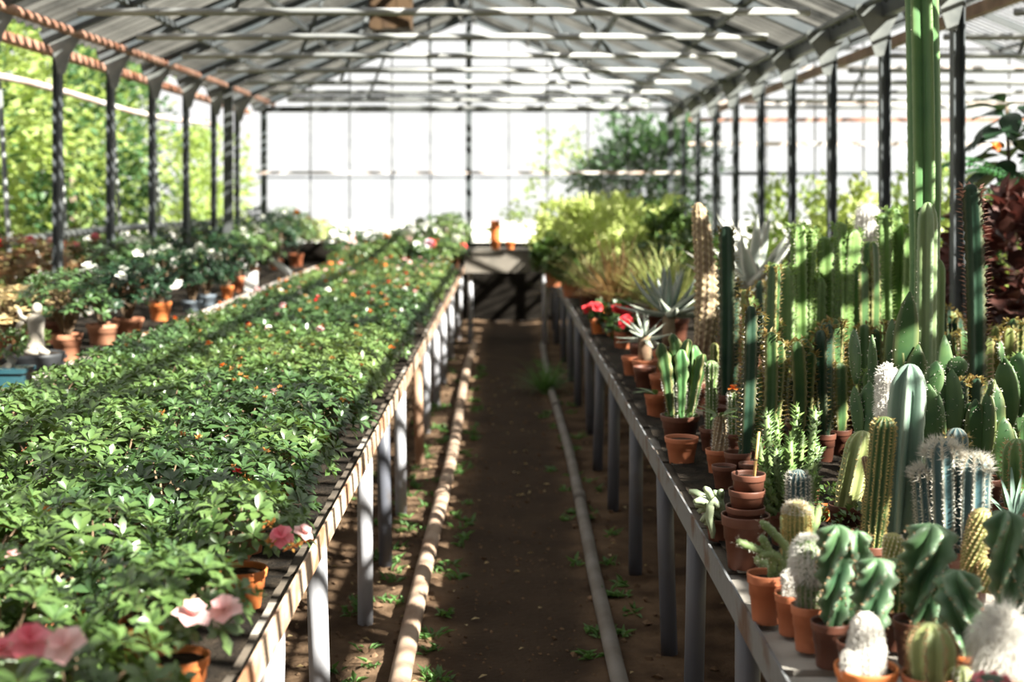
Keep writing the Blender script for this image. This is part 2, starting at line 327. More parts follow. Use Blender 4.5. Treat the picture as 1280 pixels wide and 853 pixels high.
def roof(name,xl,xr,y0=Y0,bd=.055,pur=(.22,.46,.72,.97)):
    xm=(xl+xr)/2; root=struct(name,(xm,0,0))
    hw=xm-xl
    for s in (-1,1):
        A=V(s*hw,0,EAVE); B=V(0,0,RIDGE); q=B-A
        bb=MB(); bb.bar(A,B,.016,bd); bar=bb.mesh('glazing_bar',mt_bar,False)
        rb=MB(); rb.bar(A,B,.05,.10); raf=rb.mesh('rafter',mt_steel,False)
        n=int((YG-y0)/.165)
        for k in range(n+1):
            inst('glazing_bar',bar,root,(0,y0+k*.165,-bd*.5))
        nrm=V(-s*(RIDGE-EAVE),0,hw).normalized()*0; up=.012
        for k in range(0,n,2):
            ya=y0+k*.165; yb=min(ya+.33,YG)
            if k==0:
                pb=MB(); c=[A+V(0,0,up),B+V(0,0,up)]
                for p in (c[0],c[1],c[1]+V(0,.325,0),c[0]+V(0,.325,0)): pb.vert(p)
                pb.face(0,1,2,3); pane=pb.mesh('pane',mt_roofglass,False)
            inst('pane',pane,root,(0,ya+.002,0))
        y=7.03-7*BAY
        while y<YG:
            inst('rafter',raf,root,(0,y,-.09)); y+=BAY
        for t in pur:
            p=A.lerp(B,t); pb=MB(); pb.box((p.x,(y0+YG)/2,p.z-.10),(.045,YG-y0,.05)); pb.build('purlin',mt_steel,root,smooth=False)
    rb=MB(); rb.box((0,(y0+YG)/2,RIDGE-.02),(.10,YG-y0,.08)); rb.build('ridge_beam',mt_steel,root,smooth=False)
    tb=MB(); tb.tube([(-hw+.68,0,2.81),(hw-.46,0,2.81)],.024,6); tie=tb.mesh('tie_bar',mt_tie)
    d1=MB(); d1.tube([(-hw*.42,0,2.81),(-hw*.30,0,RIDGE-.30*(RIDGE-EAVE)-.10)],.018,6); dg=d1.mesh('brace',mt_steel)
    d2=MB(); d2.tube([(hw*.48,0,2.81),(hw*.30,0,RIDGE-.30*(RIDGE-EAVE)-.10)],.018,6); dg2=d2.mesh('brace',mt_steel)
    y=7.03; k=0
    while y<YG-.1:
        inst('tie_bar',tie,root,(0,y,0))
        if k%2: inst('brace',dg,root,(0,y,0)); inst('brace',dg2,root,(0,y,0))
        y+=BAY; k+=1
    return root
ceil1=roof('ceiling',XL,XR); ceil2=roof('ceiling',2.46,8.40,bd=.014,pur=(.38,.64,.88,.97))

def gable(name,xl,xr,xs,thick,zs,label=None):
    root=struct(name,(0,YG,0)); xm=(xl+xr)/2; sl=(RIDGE-EAVE)/(xm-xl)
    H=lambda x: EAVE+(min(x-xl,xr-x))*sl
    pb=MB(); pb.box(((xl+xr)/2,.03,.50),(xr-xl,.12,1.04)); pb.build('kerb',mt_base,root,smooth=False)
    for x in xs:
        w=.075 if x in thick else .015
        h=H(x)-.05
        vb=MB(); vb.box((x,0,h/2),(w,.06 if w>.05 else .035,h)); vb.build('post' if w>.05 else 'glazing_bar',mt_steel if w>.05 else mt_bar,root,smooth=False)
    rows=[]
    for z,w,mt in zs:
        if z<EAVE: a,c=xl,xr
        else:
            dx=(z-EAVE)/sl; a,c=xl+dx,xr-dx
        hb=MB(); hb.box(((a+c)/2,-.02,z),(c-a,.04,w)); hb.build('rail',mt,root,smooth=False)
    for s in (-1,1):
        rb=MB(); A=V(xl if s<0 else xr,0,EAVE); B=V(xm,0,RIDGE); rb.bar(A,B,.05,.08); rb.build('rafter',mt_pale,root,smooth=False)
    zl=[1.02]+sorted(z for z,_,_ in zs)+[RIDGE]
    xe=[xl]+sorted(xs)+[xr]; xe=sorted(set(round(x,3) for x in xe))
    for xa,xb in zip(xe,xe[1:]):
        if xb-xa<.05: continue
        for za,zb in zip(zl,zl[1:]):
            p=[(xa,za),(xb,za)]
            ha,hb_=H(xa),H(xb)
            if max(ha,hb_)<=za+.01: continue
            ta,tb=min(zb,ha),min(zb,hb_)
            pts=[]
            if ta>za: pts+= [(xa,za)]
            if tb>za: pts+= [(xb,za),(xb,tb)]
            if ta>za: pts+= [(xa,ta)]
            if len(pts)<3 : continue
            b=MB()
            for x,z in pts: b.vert((x,.01,z))
            b.face(*range(len(pts)))
            if len(pts)==3 or True: b.build('pane',mt_glass,root,smooth=False)
    return root
gx=[(px-CX)*YG/F for px in (330,388,437,490,538,586,636,684,735,785,838)]
gz=lambda py: EYE+(CY-py)*YG/F
gable('wall_back',XL,XR,gx,[gx[0],gx[5],gx[10]],
      [(gz(216),.035,mt_pale),(gz(222),.02,mt_steel),(gz(137),.075,mt_steel_dark),(gz(121),.04,mt_steel_dark),(gz(105),.04,mt_steel),(gz(85),.025,mt_bar),(gz(71),.025,mt_bar),(gz(50),.03,mt_steel),(gz(27),.03,mt_steel)])
rx=[2.85,3.5,4.15,4.8,5.45,6.1,6.75,7.4,8.05]
gable('wall_back',2.46,8.40,rx,[2.85,5.45],[(gz(217),.05,mt_steel),(gz(180),.05,mt_pale),(gz(150),.05,mt_rust),(gz(128),.05,mt_pale),(gz(105),.04,mt_steel),(gz(85),.04,mt_pale),(gz(62),.03,mt_bar)])
# side rows of posts
def post_mesh(x_sign):
    b=MB(); b.box((0,0,EAVE/2-.03),(.058,.016,EAVE-.06)); b.box((-.026,0,EAVE/2-.03),(.008,.07,EAVE-.06)); b.box((.026,0,EAVE/2-.03),(.008,.07,EAVE-.06))
    return b.mesh('post',mt_steel,False)
pm=post_mesh(1)
def plate_mesh(s):
    b=MB(); n=len(b.v)
    out=[(0,-.30),(.05*s,-.30),(.09*s,-.16),(.17*s,-.03),(.17*s,.02),(-.09*s,.02),(-.09*s,-.05),(-.04*s,-.14)]
    for y in (-.006,.006):
        for p in out: b.vert((p[0],y,p[1]))
    k=len(out)
    b.face(*range(k)); b.face(*range(2*k-1,k-1,-1))
    for i in range(k): b.face(i,(i+1)%k,k+(i+1)%k,k+i)
    return b.mesh('gusset_plate',mt_gusset,False)
wl=struct('wall_left',(XL,0,0)); wr=struct('wall_right',(XR,0,0))
plL=plate_mesh(1); plR=plate_mesh(-1)
k=0; y=10.07-8*BAY
while y<YG-.2:
    inst('post',pm,wl,(0,y,0)); inst('gusset_plate',plL,wl,(0.02,y-.045,EAVE-.02))
    y+=BAY
y=7.03-5*BAY
while y<YG-.2:
    inst('post',pm,wr,(0,y,0)); inst('gusset_plate',plR,wr,(-.02,y-.045,EAVE-.06)); y+=BAY
b=MB(); b.box((.22,15.2,1.45),(.10,.06,2.9)); b.build('corner_post',mt_steel_dark,wl,smooth=False)
b=MB(); b.tube([(.21,lerp(Y0,YG,t),2.865+.02*math.sin(t*9)) for t in [i/12 for i in range(13)]],.034,8); b.build('eave_pipe',mt_rust,wl)
b=MB(); b.box((-.14,(Y0+YG)/2,2.77),(.10,YG-Y0,.06)); b.build('gutter_rail',mt_rust,wl,smooth=False)
b=MB(); b.tube([(-.60,lerp(2,YG,t),2.57+.03*math.sin(t*14)) for t in [i/16 for i in range(17)]],.030,7); b.build('side_rail',mt_pale,wl)
b=MB(); b.tube([(-.60,lerp(2,YG,t),1.31+.02*math.sin(t*11)) for t in [i/16 for i in range(17)]],.040,7); b.build('side_rail',mt_gusset,wl)
for yy in (8.0,10.7,12.1,13.8,15.4,16.9):
    b=MB(); b.tube([(-.62-.05,yy,2.60),(-.60,yy+.02,1.3),(-.58,yy+.02,0)],.022,6); b.build('slender_pole',mt_gusset,wl)
b=MB(); b.box((0,(Y0+YG)/2,2.83),(.06,YG-Y0,.11)); b.build('eave_beam',mt_steel_dark,wr,smooth=False)
b=MB(); b.tube([(-.12,Y0,2.86),(-.12,YG,2.84)],.022,7); b.build('eave_pipe',mt_steel,wr)
mt_brownbeam=M('brown_gutter_beam',(.14,.085,.055),(.24,.16,.11),rough=.7,scale=4)
b=MB(); b.box((.41,(Y0+YG)/2,2.76),(.05,YG-Y0,.07)); b.build('gutter_rail',mt_brownbeam,wr,smooth=False)
b=MB(); b.box((.12,(Y0+YG)/2,2.94),(.05,YG-Y0,.05)); b.build('gutter_rail',mt_brownbeam,wr,smooth=False)
b=MB(); b.box((.06,(Y0+YG)/2,2.895),(.09,YG-Y0,.012)); b.build('valley_gutter',mt_gusset,wr,smooth=False)
# unseen wall added behind the viewer to block sky light into both bays
hw=struct('added_front_wall',(0,Y0-.1,0)); mt_plaster=M('blocker_plaster',(.20,.185,.16),(.30,.28,.25),rough=.9,scale=2,bump=.2)
b=MB()
for yy in (-.1,.1):
    for x,z in ((-3.4,-.02),(8.5,-.02),(8.5,2.9),(5.43,4.15),(2.4,2.9),(XM,4.15),(-3.4,2.9)): b.vert((x,yy,z))
b.face(*range(7)); b.face(*range(13,6,-1))
for i in range(7): b.face(i,(i+1)%7,7+(i+1)%7,7+i)
b.build('blocker_slab',mt_plaster,hw,smooth=False)
# hanging wooden shaft and cable under the ridge
t=thing('wooden_vent_shaft','brown boarded wooden box hanging under the glass roof ridge','box',(-1.0,12,3.13))
for s in (-1,1):
    b=MB(); b.box((s*.17,0,.38),(.02,.34,.76)); b.build('side_board',mt_wood_box,t,smooth=False)
for yy in (-.18,.18):
    for q in (-1,0,1):
        b=MB(); b.box((q*.118,yy,.38+q*.01),(.112,.02,.77)); b.build('front_board',mt_wood_box,t,smooth=False)
b=MB(); b.box((0,0,.01),(.32,.32,.02)); b.build('base',mt_wood_box,t,smooth=False)
t=thing('hanging_cable','dark knotted cable hanging down before the white gable glass','cable',(atx(537,16),16,atz(108,16)))
b=MB(); b.tube([(.01*math.sin(i*1.1),0,i*.075) for i in range(14)],[.012+.010*(i%3==1) for i in range(14)],6); b.build('cord',mt_steel_dark,t)
b=MB(); b.box((0,0,1.02),(.08,.06,.08)); b.build('bracket',mt_gusset,t,smooth=False)

# ------------------------------------------------------------------ benches, pipes
BZ=.745
def bench(name,label,x0,x1,y0,y1,ys,edge_side,legmats,strip,planks_from=None,inner=True,soil_y0=2.0,soil=True,soil_x=None):
    t=thing(name,label,'bench',((x0+x1)/2,y0,0)); ox,oy=(x0+x1)/2,y0
    w=x1-x0; pitch=.235
    pmesh=MB(); pmesh.box((0,0,0),(w-.02,pitch-.012,.028)); 
    pl=pmesh.mesh('plank',mt_plank,False); pd=pmesh.mesh('plank',mt_plank_dark,False)
    n=int((y1-y0)/pitch)
    for k in range(n):
        yy=k*pitch+pitch/2
        inst('plank',pl if y0+yy<soil_y0 or k%9==4 else pd,t,(0,yy,BZ-.014-.003*(k%3)),rot=(0,0,.004*((k*7)%5-2)))
    xe=x0 if edge_side<0 else x1
    for side in (-1,1):
        xx=(x0 if side<0 else x1)-ox
        b=MB(); b.box((xx,(y1-y0)/2,BZ-.022),(.006,y1-y0,.075)); b.box((xx-side*.02,(y1-y0)/2,BZ-.037),(.04,y1-y0,.006)); b.build('angle_iron',strip,t,smooth=False)
    b=MB(); b.box((0,.0,BZ-.022),(w,.006,.075)); b.build('angle_iron',strip,t,smooth=False)
    for i,(yy,mt) in enumerate(ys):
        for side in (-1,1) if inner else (edge_side,):
            xx=(x0+.045 if side<0 else x1-.045)-ox
            if side!=edge_side and i%2: continue
            lx,ly=R.uniform(-.02,.02),R.uniform(-.02,.02)
            b=MB(); b.tube([(xx+lx*1.0,yy-y0,-.03),(xx+lx*.3,yy-y0+ly*.3,.40),(xx,yy-y0,BZ-.04)],.031,12)
            b.build('leg',mt,t)
        b=MB(); b.box((0,yy-y0,BZ-.055),(w-.08,.04,.03)); b.build('cross_bar',mt_steel_dark,t,smooth=False)
    if soil:
        sx0,sx1=soil_x or (x0+.03,x1-.03)
        def zf(x,y): return .012+nz_.noise((x*9,y*9,1))*.010+nz_.noise((x*31,y*31,2))*.007
        nx=int((sx1-sx0)/.035); ny=int((y1-soil_y0)/.06)
        s=noise_grid(sx0-ox,sx1-ox,soil_y0-y0,y1-y0-.02,nx,ny,zf); s.build('soil_layer',mt_benchsoil,t,loc=(0,0,BZ+.004))
    return t
W_,Ru,G_=mt_leg,mt_legrust,mt_leggrey
ysL=[(2.35,W_),(3.26,W_),(4.0,W_),(5.4,W_),(6.2,G_),(7.2,W_),(8.6,Ru),(9.6,W_),(10.9,W_),(12.2,W_),(13.9,W_),(15.7,W_),(16.9,W_)]
bench('plant_bench','long bench with rusty edge carrying the green azaleas, left of the path',-2.10,-.51,2.0,17.4,ysL,1,None,mt_strip,soil_y0=2.05)
ysR=[(2.4,G_),(3.3,G_),(4.17,G_),(5.03,G_),(6.1,G_),(7.3,G_),(8.4,G_),(9.6,G_),(10.9,G_),(12.2,G_),(13.6,G_),(15.2,G_),(16.8,G_)]
bench('plant_bench','long bench with grey worn edge carrying the cacti, right of the path',.545,2.24,2.0,17.0,ysR,-1,None,mt_strip_grey,soil_y0=3.35)
bench('plant_bench','far narrow bench by the leafy side with clay pots of flowering azaleas',-3.22,-2.40,5.0,17.3,[(y,G_) for y in (6,8,10,12,14,16)],1,None,mt_pale,soil_y0=5.05)
bench('plant_bench','bench in the next bay carrying the dark red leafed plants',2.46,3.5,4.5,12.0,[(y,G_) for y in (5,7,9,11)],-1,None,mt_strip_grey,soil_y0=4.55)
t=thing('cross_bench','pale slab bench closing the far end of the path','bench',(.03,15.4,0))
b=MB(); b.box((0,.35,1.02),(.98,.9,.05)); b.build('slab',mt_slab,t,smooth=False)
b=MB(); b.box((0,-.10,.90),(.96,.03,.22)); b.build('front_board',mt_slab,t,smooth=False)
for x in (-.42,.42):
    b=MB(); b.tube([(x,0,-.02),(x,0,1.0)],.03,10); b.build('leg',mt_leg,t)
def floor_pipe(label,x,r,mt,y1):
    o=thing('floor_pipe',label,'pipe',(x,0,0)); b=MB()
    b.tube([(.012*math.sin(y*.9),y,r*.75+soil_z(x,y)*.5) for y in [2.4+i*.6 for i in range(int((y1-2.4)/.6)+1)]],r,12); b.build('tube',mt,o)
    for yy in (4.2,7.4,10.6):
        b=MB(); b.tube([(.012*math.sin(yy*.9),yy,r*.75+.004),(.012*math.sin((yy+.12)*.9),yy+.12,r*.75+.004)],r*1.12,12); b.build('collar',mt,o)
floor_pipe('dusty tan pipe lying on the earth at the left edge of the path',-.35,.038,mt_floorpipe,15.0)
floor_pipe('grey pipe lying on the earth under the cactus bench edge',.405,.031,mt_floorpipe_grey,15.0)
# weeds and fallen leaves on the earth
b=MB()
for k in range(230):
    y=3.8+10*R.random()**1.4; x=R.choice([R.uniform(-.62,-.40),R.uniform(-.30,-.18),R.uniform(-1.5,-.5),R.uniform(.30,.55)])
    z=soil_z(x,y)
    for j in range(R.randint(6,14)):
        d=V(R.uniform(-1,1),R.uniform(-1,1),R.uniform(.3,1.1)).normalized(); b.leaf((x+R.uniform(-.03,.03),y+R.uniform(-.03,.03),z),d,V(0,0,1),R.uniform(.025,.07),R.uniform(.01,.022),.3,.1,1)
o=b.build('weeds',L_weed); o['kind']='stuff'; o['label']='small green weeds sprouting beside the floor pipes'
b=MB()
for k in range(260):
    y=3.6+9*R.random()**1.3; x=R.uniform(-1.5,1.2); d=V(R.uniform(-1,1),R.uniform(-1,1),.1).normalized()
    b.leaf((x,y,soil_z(x,y)+.012),d,V(R.uniform(-.4,.4),R.uniform(-.4,.4),1),R.uniform(.02,.045),R.uniform(.01,.02),.2,.15,1)
o=b.build('fallen_leaves',L_tan); o['kind']='stuff'; o['label']='dry fallen leaves scattered on the earth'
# ------------------------------------------------------------------ plant builders
_pots={}
def pot_mesh(r,h,mat,soil=True):
    key=(round(r,3),round(h,3),mat.name)
    if key not in _pots:
        n=24 if r>.04 else 16; rh=h*.20
        b=MB(); b.lathe([(0,0.002),(r*.70,0.0),(r*.72,.003),(r*.885,h-rh),(r*.955,h-rh),(r*.97,h-rh+.003),(r,h-.003),(r*.99,h),(r*.94,h),(r*.91,h-.004),(r*.88,h*.55),(0,h*.55)],n)
        s=MB(); s.lathe([(r*.905,h*.86),(r*.6,h*.875),(r*.3,h*.89),(0,h*.885)],16)
        _pots[key]=(b.mesh('pot',mat),s.mesh('soil',mt_potsoil))
    return _pots[key]
def add_pot(t,r,h,mat,loc=(0,0,0),soil=True,label=None):
    a,s=pot_mesh(r,h,mat); p=inst('pot',a,t,loc,label=label)
    if soil: inst('soil',s,p)
    return p
def blossom(size,npet,rows,seed):
    r=random.Random(seed); b=MB()
    for row in range(rows):
        for k in range(npet):
            az=2*PI*(k+.5*row+r.uniform(-.15,.15))/npet; el=lerp(.25,1.1,row/max(1,rows-1)) if rows>1 else .45
            d=V(math.cos(az)*math.cos(el),math.sin(az)*math.cos(el),math.sin(el)); b.leaf((0,0,0),d,V(0,0,1)*math.cos(el)-V(math.cos(az),math.sin(az),0)*math.sin(el),size*(1-.18*row),size*1.0,.30,.10,3,wide=.64)
    return b
def flower_meshes(mat):
    return [blossom(.034,5,2,i).mesh('flower',mat) for i in range(2)]
FL={k:flower_meshes(m) for k,m in dict(pink=F_pink,blush=F_blush,white=F_white,red=F_red,orange=F_orange,lilac=F_lilac).items()}
def spent(seed):
    r=random.Random(seed); b=MB()
    for k in range(16):
        d=V(r.uniform(-1,1),r.uniform(-1,1),r.uniform(.1,1.3)).normalized(); b.leaf(d*.006,d,rdir(r),r.uniform(.018,.034),.008,.3,.2,1)
    return b.mesh('spent_flower',F_spent)
FL['spent']=[spent(1),spent(2)]
def whorl(L,W,n,seed,curl=.22,opened=(.15,.95)):
    r=random.Random(seed); b=MB()
    for k in range(n):
        az=2.4*k+r.uniform(-.25,.25); el=lerp(opened[1],opened[0],1-k/n) if False else lerp(opened[0],opened[1],k/n)+r.uniform(-.12,.12)
        d=V(math.cos(az)*math.cos(el),math.sin(az)*math.cos(el),math.sin(el)); nr=V(-math.cos(az)*math.sin(el),-math.sin(az)*math.sin(el),math.cos(el))
        l=L*lerp(1.0,.62,k/n)*r.uniform(.85,1.12)
        b.leaf(V(0,0,.012*k/n),d,nr,l,W*l/L*r.uniform(.9,1.1),curl*r.uniform(.4,1.5),.12,2,wide=.60)
    return b
WH={}
def whorl_set(mat,L=.050,W=.0235,n=10):
    key=(mat.name,L)
    if key not in WH: WH[key]=[whorl(L,W,n,i*3+5).mesh('leaf_rosette',mat) for i in range(6)]
    return WH[key]
def dome_points(n,rx,h,seed,zlow=-.25):
    r=random.Random(seed); out=[]
    for k in range(n):
        z=lerp(1,zlow,(k+.5)/n); a=2.39996*k+r.uniform(-.3,.3); q=math.sqrt(max(0,1-z*z))
        d=V(q*math.cos(a),q*math.sin(a),z); s=r.uniform(.78,1.08)
        out.append((V(d.x*rx*s,d.y*rx*s,d.z*h*s),V(d.x,d.y,d.z+.75).normalized()))
    return out
def foliage_mesh(mat,rx,h,n,seed,L=.050,W=.0235,nl=10):
    b=MB(); r=random.Random(seed)
    tmpl=[whorl(L,W,nl,i*3+5) for i in range(5)]
    for p,d in dome_points(n,rx,h,seed):
        w=r.choice(tmpl); q=d.to_track_quat('Z','Y').to_matrix()@Matrix.Rotation(r.uniform(0,6.3),3,'Z'); s=r.uniform(.8,1.15); k=len(b.v)
        for v in w.v:
            u=q@(Vector(v)*s)+p; b.v.append((u.x,u.y,u.z)); b.a.append(0)
        for f in w.f: b.f.append(tuple(i+k for i in f)); b.m.append(0)
    return b.mesh('foliage',mat)
def twigs_mesh(rx,h,n,seed,z0):
    b=MB()
    for p,d in dome_points(n,rx,h,seed)[::2]:
        b.tube([(0,0,z0),tuple(V(p.x*.4,p.y*.4,p.z*.3)),tuple(p)],[.006,.004,.002],4,False)
    return b.mesh('stem',mt_twig)

# ------------------------------------------------------------------ the carpet of azaleas on the left bench
AZ={}
for mat in (L_dark,L_mid,L_yel):
    AZ[mat.name]=[foliage_mesh(mat,.155,.115,40,s) for s in (1,2,3)]
AZT=[twigs_mesh(.14,.10,40,s,-.07) for s in (1,2,3)]
HZ=.125                                                   # height of the foliage centre above the bench
def near_name(mat): return {'azalea_leaf':'dark green','azalea_leaf_fresh':'fresh green','azalea_leaf_pale':'pale yellow-green'}[mat.name]
special={}    # (row, col) -> extra blossoms
colx=[-.69,-.955,-1.22,-1.49,-1.755]
rows=[2.13+.285*k for k in range(53)]
feature=[  # px, py, flower kinds, material, label
 (38,812,['pink','pink','blush'],L_mid,'azalea with a large pink and white bloom at the near corner of the bench'),
 (150,828,['blush','blush'],L_mid,'azalea with pale pink twin blooms at the near end of the bench'),
 (312,684,['pink','blush','spent','spent','spent','spent'],L_mid,'azalea with faded pink bloom and rusty seed heads at the bench edge'),
 (150,618,['lilac'],L_dark,'azalea with a single pale lilac bloom amid the dark foliage'),
 (262,602,['red','red','spent'],L_dark,'azalea with two tiny red buds in the middle of the near bench'),
 (300,572,['spent','spent','spent','spent'],L_dark,'azalea with a bright orange-brown cluster of spent flowers near the bench edge'),
 (378,622,['spent','spent','orange'],L_mid,'azalea with scattered orange withered heads at the soil strip'),
 (262,490,['white'],L_mid,'azalea with one small white bloom in the middle of the carpet'),
 (312,398,['red','red','pink'],L_dark,'azalea with bright red blooms near the far plank'),
 (252,404,['white'],L_mid,'azalea with a white bloom beside the far plank'),
 (332,416,['white','white','blush'],L_mid,'azalea with a cluster of white and blush blooms'),
 (308,382,['pink','red'],L_dark,'azalea with pink and red blooms below the white sign'),
 (425,432,['blush','orange','spent'],L_mid,'azalea with blush and orange blooms half way along the bench'),
 (493,413,['red'],L_mid,'azalea with a single red bloom at the bench edge'),
 (510,420,['orange','spent'],L_yel,'azalea with an orange bloom at the bench edge'),
 (372,430,['pink','white'],L_mid,'azalea with small pink and white blooms mid bench'),
 (430,340,['red','red','red'],L_mid,'azalea with three red blooms far along the bench'),
 (461,342,['red','spent'],L_dark,'azalea with a red and a withered bloom far along the bench'),
 (500,332,['lilac','blush','lilac'],L_dark,'azalea with lilac blooms far along the bench'),
 (525,350,['white','white','white','blush'],L_mid,'azalea with a bunch of white blooms close to the far bench edge'),
 (505,372,['orange','orange'],L_mid,'azalea with two orange blooms on the far half of the bench'),
 (556,322,['red','red','white'],L_mid,'azalea with vivid red blooms at the far edge of the bench'),
 (468,300,['orange','white','white'],L_mid,'azalea with orange and white blooms at the far end'),
 (445,378,['white','lilac'],L_yel,'azalea with white and lilac blooms on pale foliage'),
 (395,372,['blush','red'],L_yel,'azalea with a red and a blush bloom on pale foliage'),
]
cells=[]
for j,y in enumerate(rows):
    for i,x in enumerate(colx):
        if x< -.373*y-.16: continue
        cells.append((i,j,x+R.uniform(-.03,.03)+(.12 if j%2 and i not in (0,4) else 0)*.6, y+R.uniform(-.03,.03)))
used={}
for px,py,kinds,mat,lab in feature:
    X,Y=onplane(px,py,BZ+HZ+.09)
    best=min((c for c in cells if (c[0],c[1]) not in used),key=lambda c:(c[2]-X)**2+(c[3]-Y)**2)
    used[best[0],best[1]]=(kinds,mat,lab,px,py,{38:1.05,150:1.0,312:.85,262:.42 if py>500 else .7}.get(px,.65))
ORD='first second third fourth fifth sixth seventh eighth ninth tenth eleventh twelfth thirteenth fourteenth fifteenth sixteenth seventeenth eighteenth nineteenth'.split()
def ordinal(n):
    if n<20: return ORD[n-1]
    t,u=divmod(n,10); w=('twenty','thirty','forty','fifty')[t-2]
    return w+'-'+ORD[u-1] if u else w[:-1]+'ieth'
order={}
for i_ in range(5):
    for n_,c_ in enumerate(sorted(c[1] for c in cells if c[0]==i_)): order[i_,c_]=n_+1
GRP='young azaleas packed along the left bench'
for (i,j,x,y) in cells:
    f=used.get((i,j))
    nv=nz_.noise((x*.9,y*.55,4.0))
    mat=f[1] if f else (L_yel if nv>.30 or (y>10 and R.random()<.35) else L_mid if nv>-.02 else L_dark)
    if f is None and y<3.5 and i in (1,2) : mat=L_mid
    sc=R.uniform(.90,1.10); hz=HZ
    if y>8 and i==4: hz=HZ*.85; sc*=.9
    if y>14.5: hz=HZ*R.uniform(1.3,2.2); sc*=1.15
    if f: lab=f[2]; g=GRP
    else:
        lab='%s azalea, %s from the near end in the %s'%({'azalea_leaf':'dark green','azalea_leaf_fresh':'fresh green','azalea_leaf_pale':'pale green'}[mat.name],ordinal(order[i,j]),('outer row along the soil strip','second row from the soil strip','middle row of the carpet','fourth row from the soil strip','innermost row of the carpet')[i])
    if i==0 and j in (1,3):
        x,y,hz=(-.60,2.50,.18) if j==1 else (-.595,3.08,.17); sc=.85
    t=thing('azalea',lab,'potted plant',(x,y,BZ+.008),0 if f else R.uniform(0,6.28),g)
    if i<2 or y<4: add_pot(t,.058,.095,mt_terra_or if R.random()<.5 or (i==0 and j in (1,3)) else mt_terra)
    elif i==4: add_pot(t,.058,.095,mt_terra)
    near=y<4.75
    pts=dome_points(40,.155*sc,.115*sc,7+i*13+j*31)
    k=R.randrange(3)
    if near:
        ws=whorl_set(mat)
        for q,(p,d) in enumerate(pts):
            if p.z<-.02 and q%2: continue
            e=(d.to_track_quat('Z','Y').to_matrix()@Matrix.Rotation(R.uniform(0,6.3),3,'Z')).to_euler()
            inst('leaf_rosette',R.choice(ws),t,(p.x,p.y,p.z+hz),rot=e,scale=sc*R.uniform(.8,1.2))
    else:
        inst('foliage',AZ[mat.name][k],t,(0,0,hz),scale=sc,kind='stuff')
    inst('stem',AZT[k],t,(0,0,hz),scale=sc)
    kinds=f[0] if f else ([R.choice(['spent','spent','spent','spent','red','blush','orange'] if y<9 else ['spent','spent','red','blush','orange','white'])]+['spent']*R.randint(0,3) if R.random()<(.30 if y<6 else .5 if y<9 else .75) else [])
    if f is None and y>8 and R.random()<.5: kinds=kinds+[R.choice(['white','blush','orange','spent','spent'])]
    for q,kd in enumerate(kinds):
        if f:
            fx,fy=onplane(f[3],f[4],BZ+.008+hz+.115*sc+.01); p=V(max(-.15,min(.15,fx-x)),max(-.15,min(.15,fy-y)),0)
            if q: p+=V(R.uniform(-.06,.06),R.uniform(-.06,.06),0)
            p.z=.115*sc*math.sqrt(max(0,1-(p.x**2+p.y**2)/(.16*sc)**2))
        else:
            p,_d=pts[R.randrange(0,14)]; p=V(p.x,p.y,p.z+.012)
        big=(f[5] if f else .62) if y<6.5 else .68
        inst('flower' if kd!='spent' else 'spent_flower',R.choice(FL[kd]),t,(p.x,p.y,p.z+hz+(.034 if kd!='spent' else .024)),rot=(R.uniform(-.1,.7),R.uniform(-.3,.5),R.uniform(-.6,.6)),scale=big*R.uniform(.8,1.1)*(.8 if kd=='spent' else 1))

# ------------------------------------------------------------------ leafy masses
def bush_mesh(name,mat,rx,ry,rz,n,L,W,seed,nl=1,shell=.55,up=.3,droop=0,clump=0):
    r=random.Random(seed); b=MB(); cl=[]
    if clump:
        cl=[(rdir(r)*(r.random()**.4)) for _ in range(clump)]
    for k in range(n):
        if clump:
            c=cl[k%clump]; p=c+rdir(r)*(r.random()**.5)*.28
            d0=p.normalized() if p.length>.01 else V(0,0,1)
        else:
            d0=rdir(r); p=d0*lerp(shell,1,r.random()**.6)
        d=(d0+rdir(r)*.8+V(0,0,up-droop)).normalized()
        b.leaf((p.x*rx,p.y*ry,p.z*rz),d,(V(0,0,1)+rdir(r)*.6).normalized(),L*r.uniform(.7,1.2),W*r.uniform(.8,1.2),.25,.14,nl)
    return b.mesh(name,mat)
def branches(name,n,rx,ry,rz,z0,seed,r0=.02,mat=None):
    r=random.Random(seed); b=MB()
    for k in range(n):
        d=V(r.uniform(-1,1)*rx,r.uniform(-1,1)*ry,r.uniform(.1,.9)*rz); b.tube([(0,0,z0),(d.x*.35,d.y*.35,z0+(d.z-z0)*.5),tuple(d)],[r0,r0*.7,r0*.25],5,False)
    return b.mesh(name,mat or mt_twig)
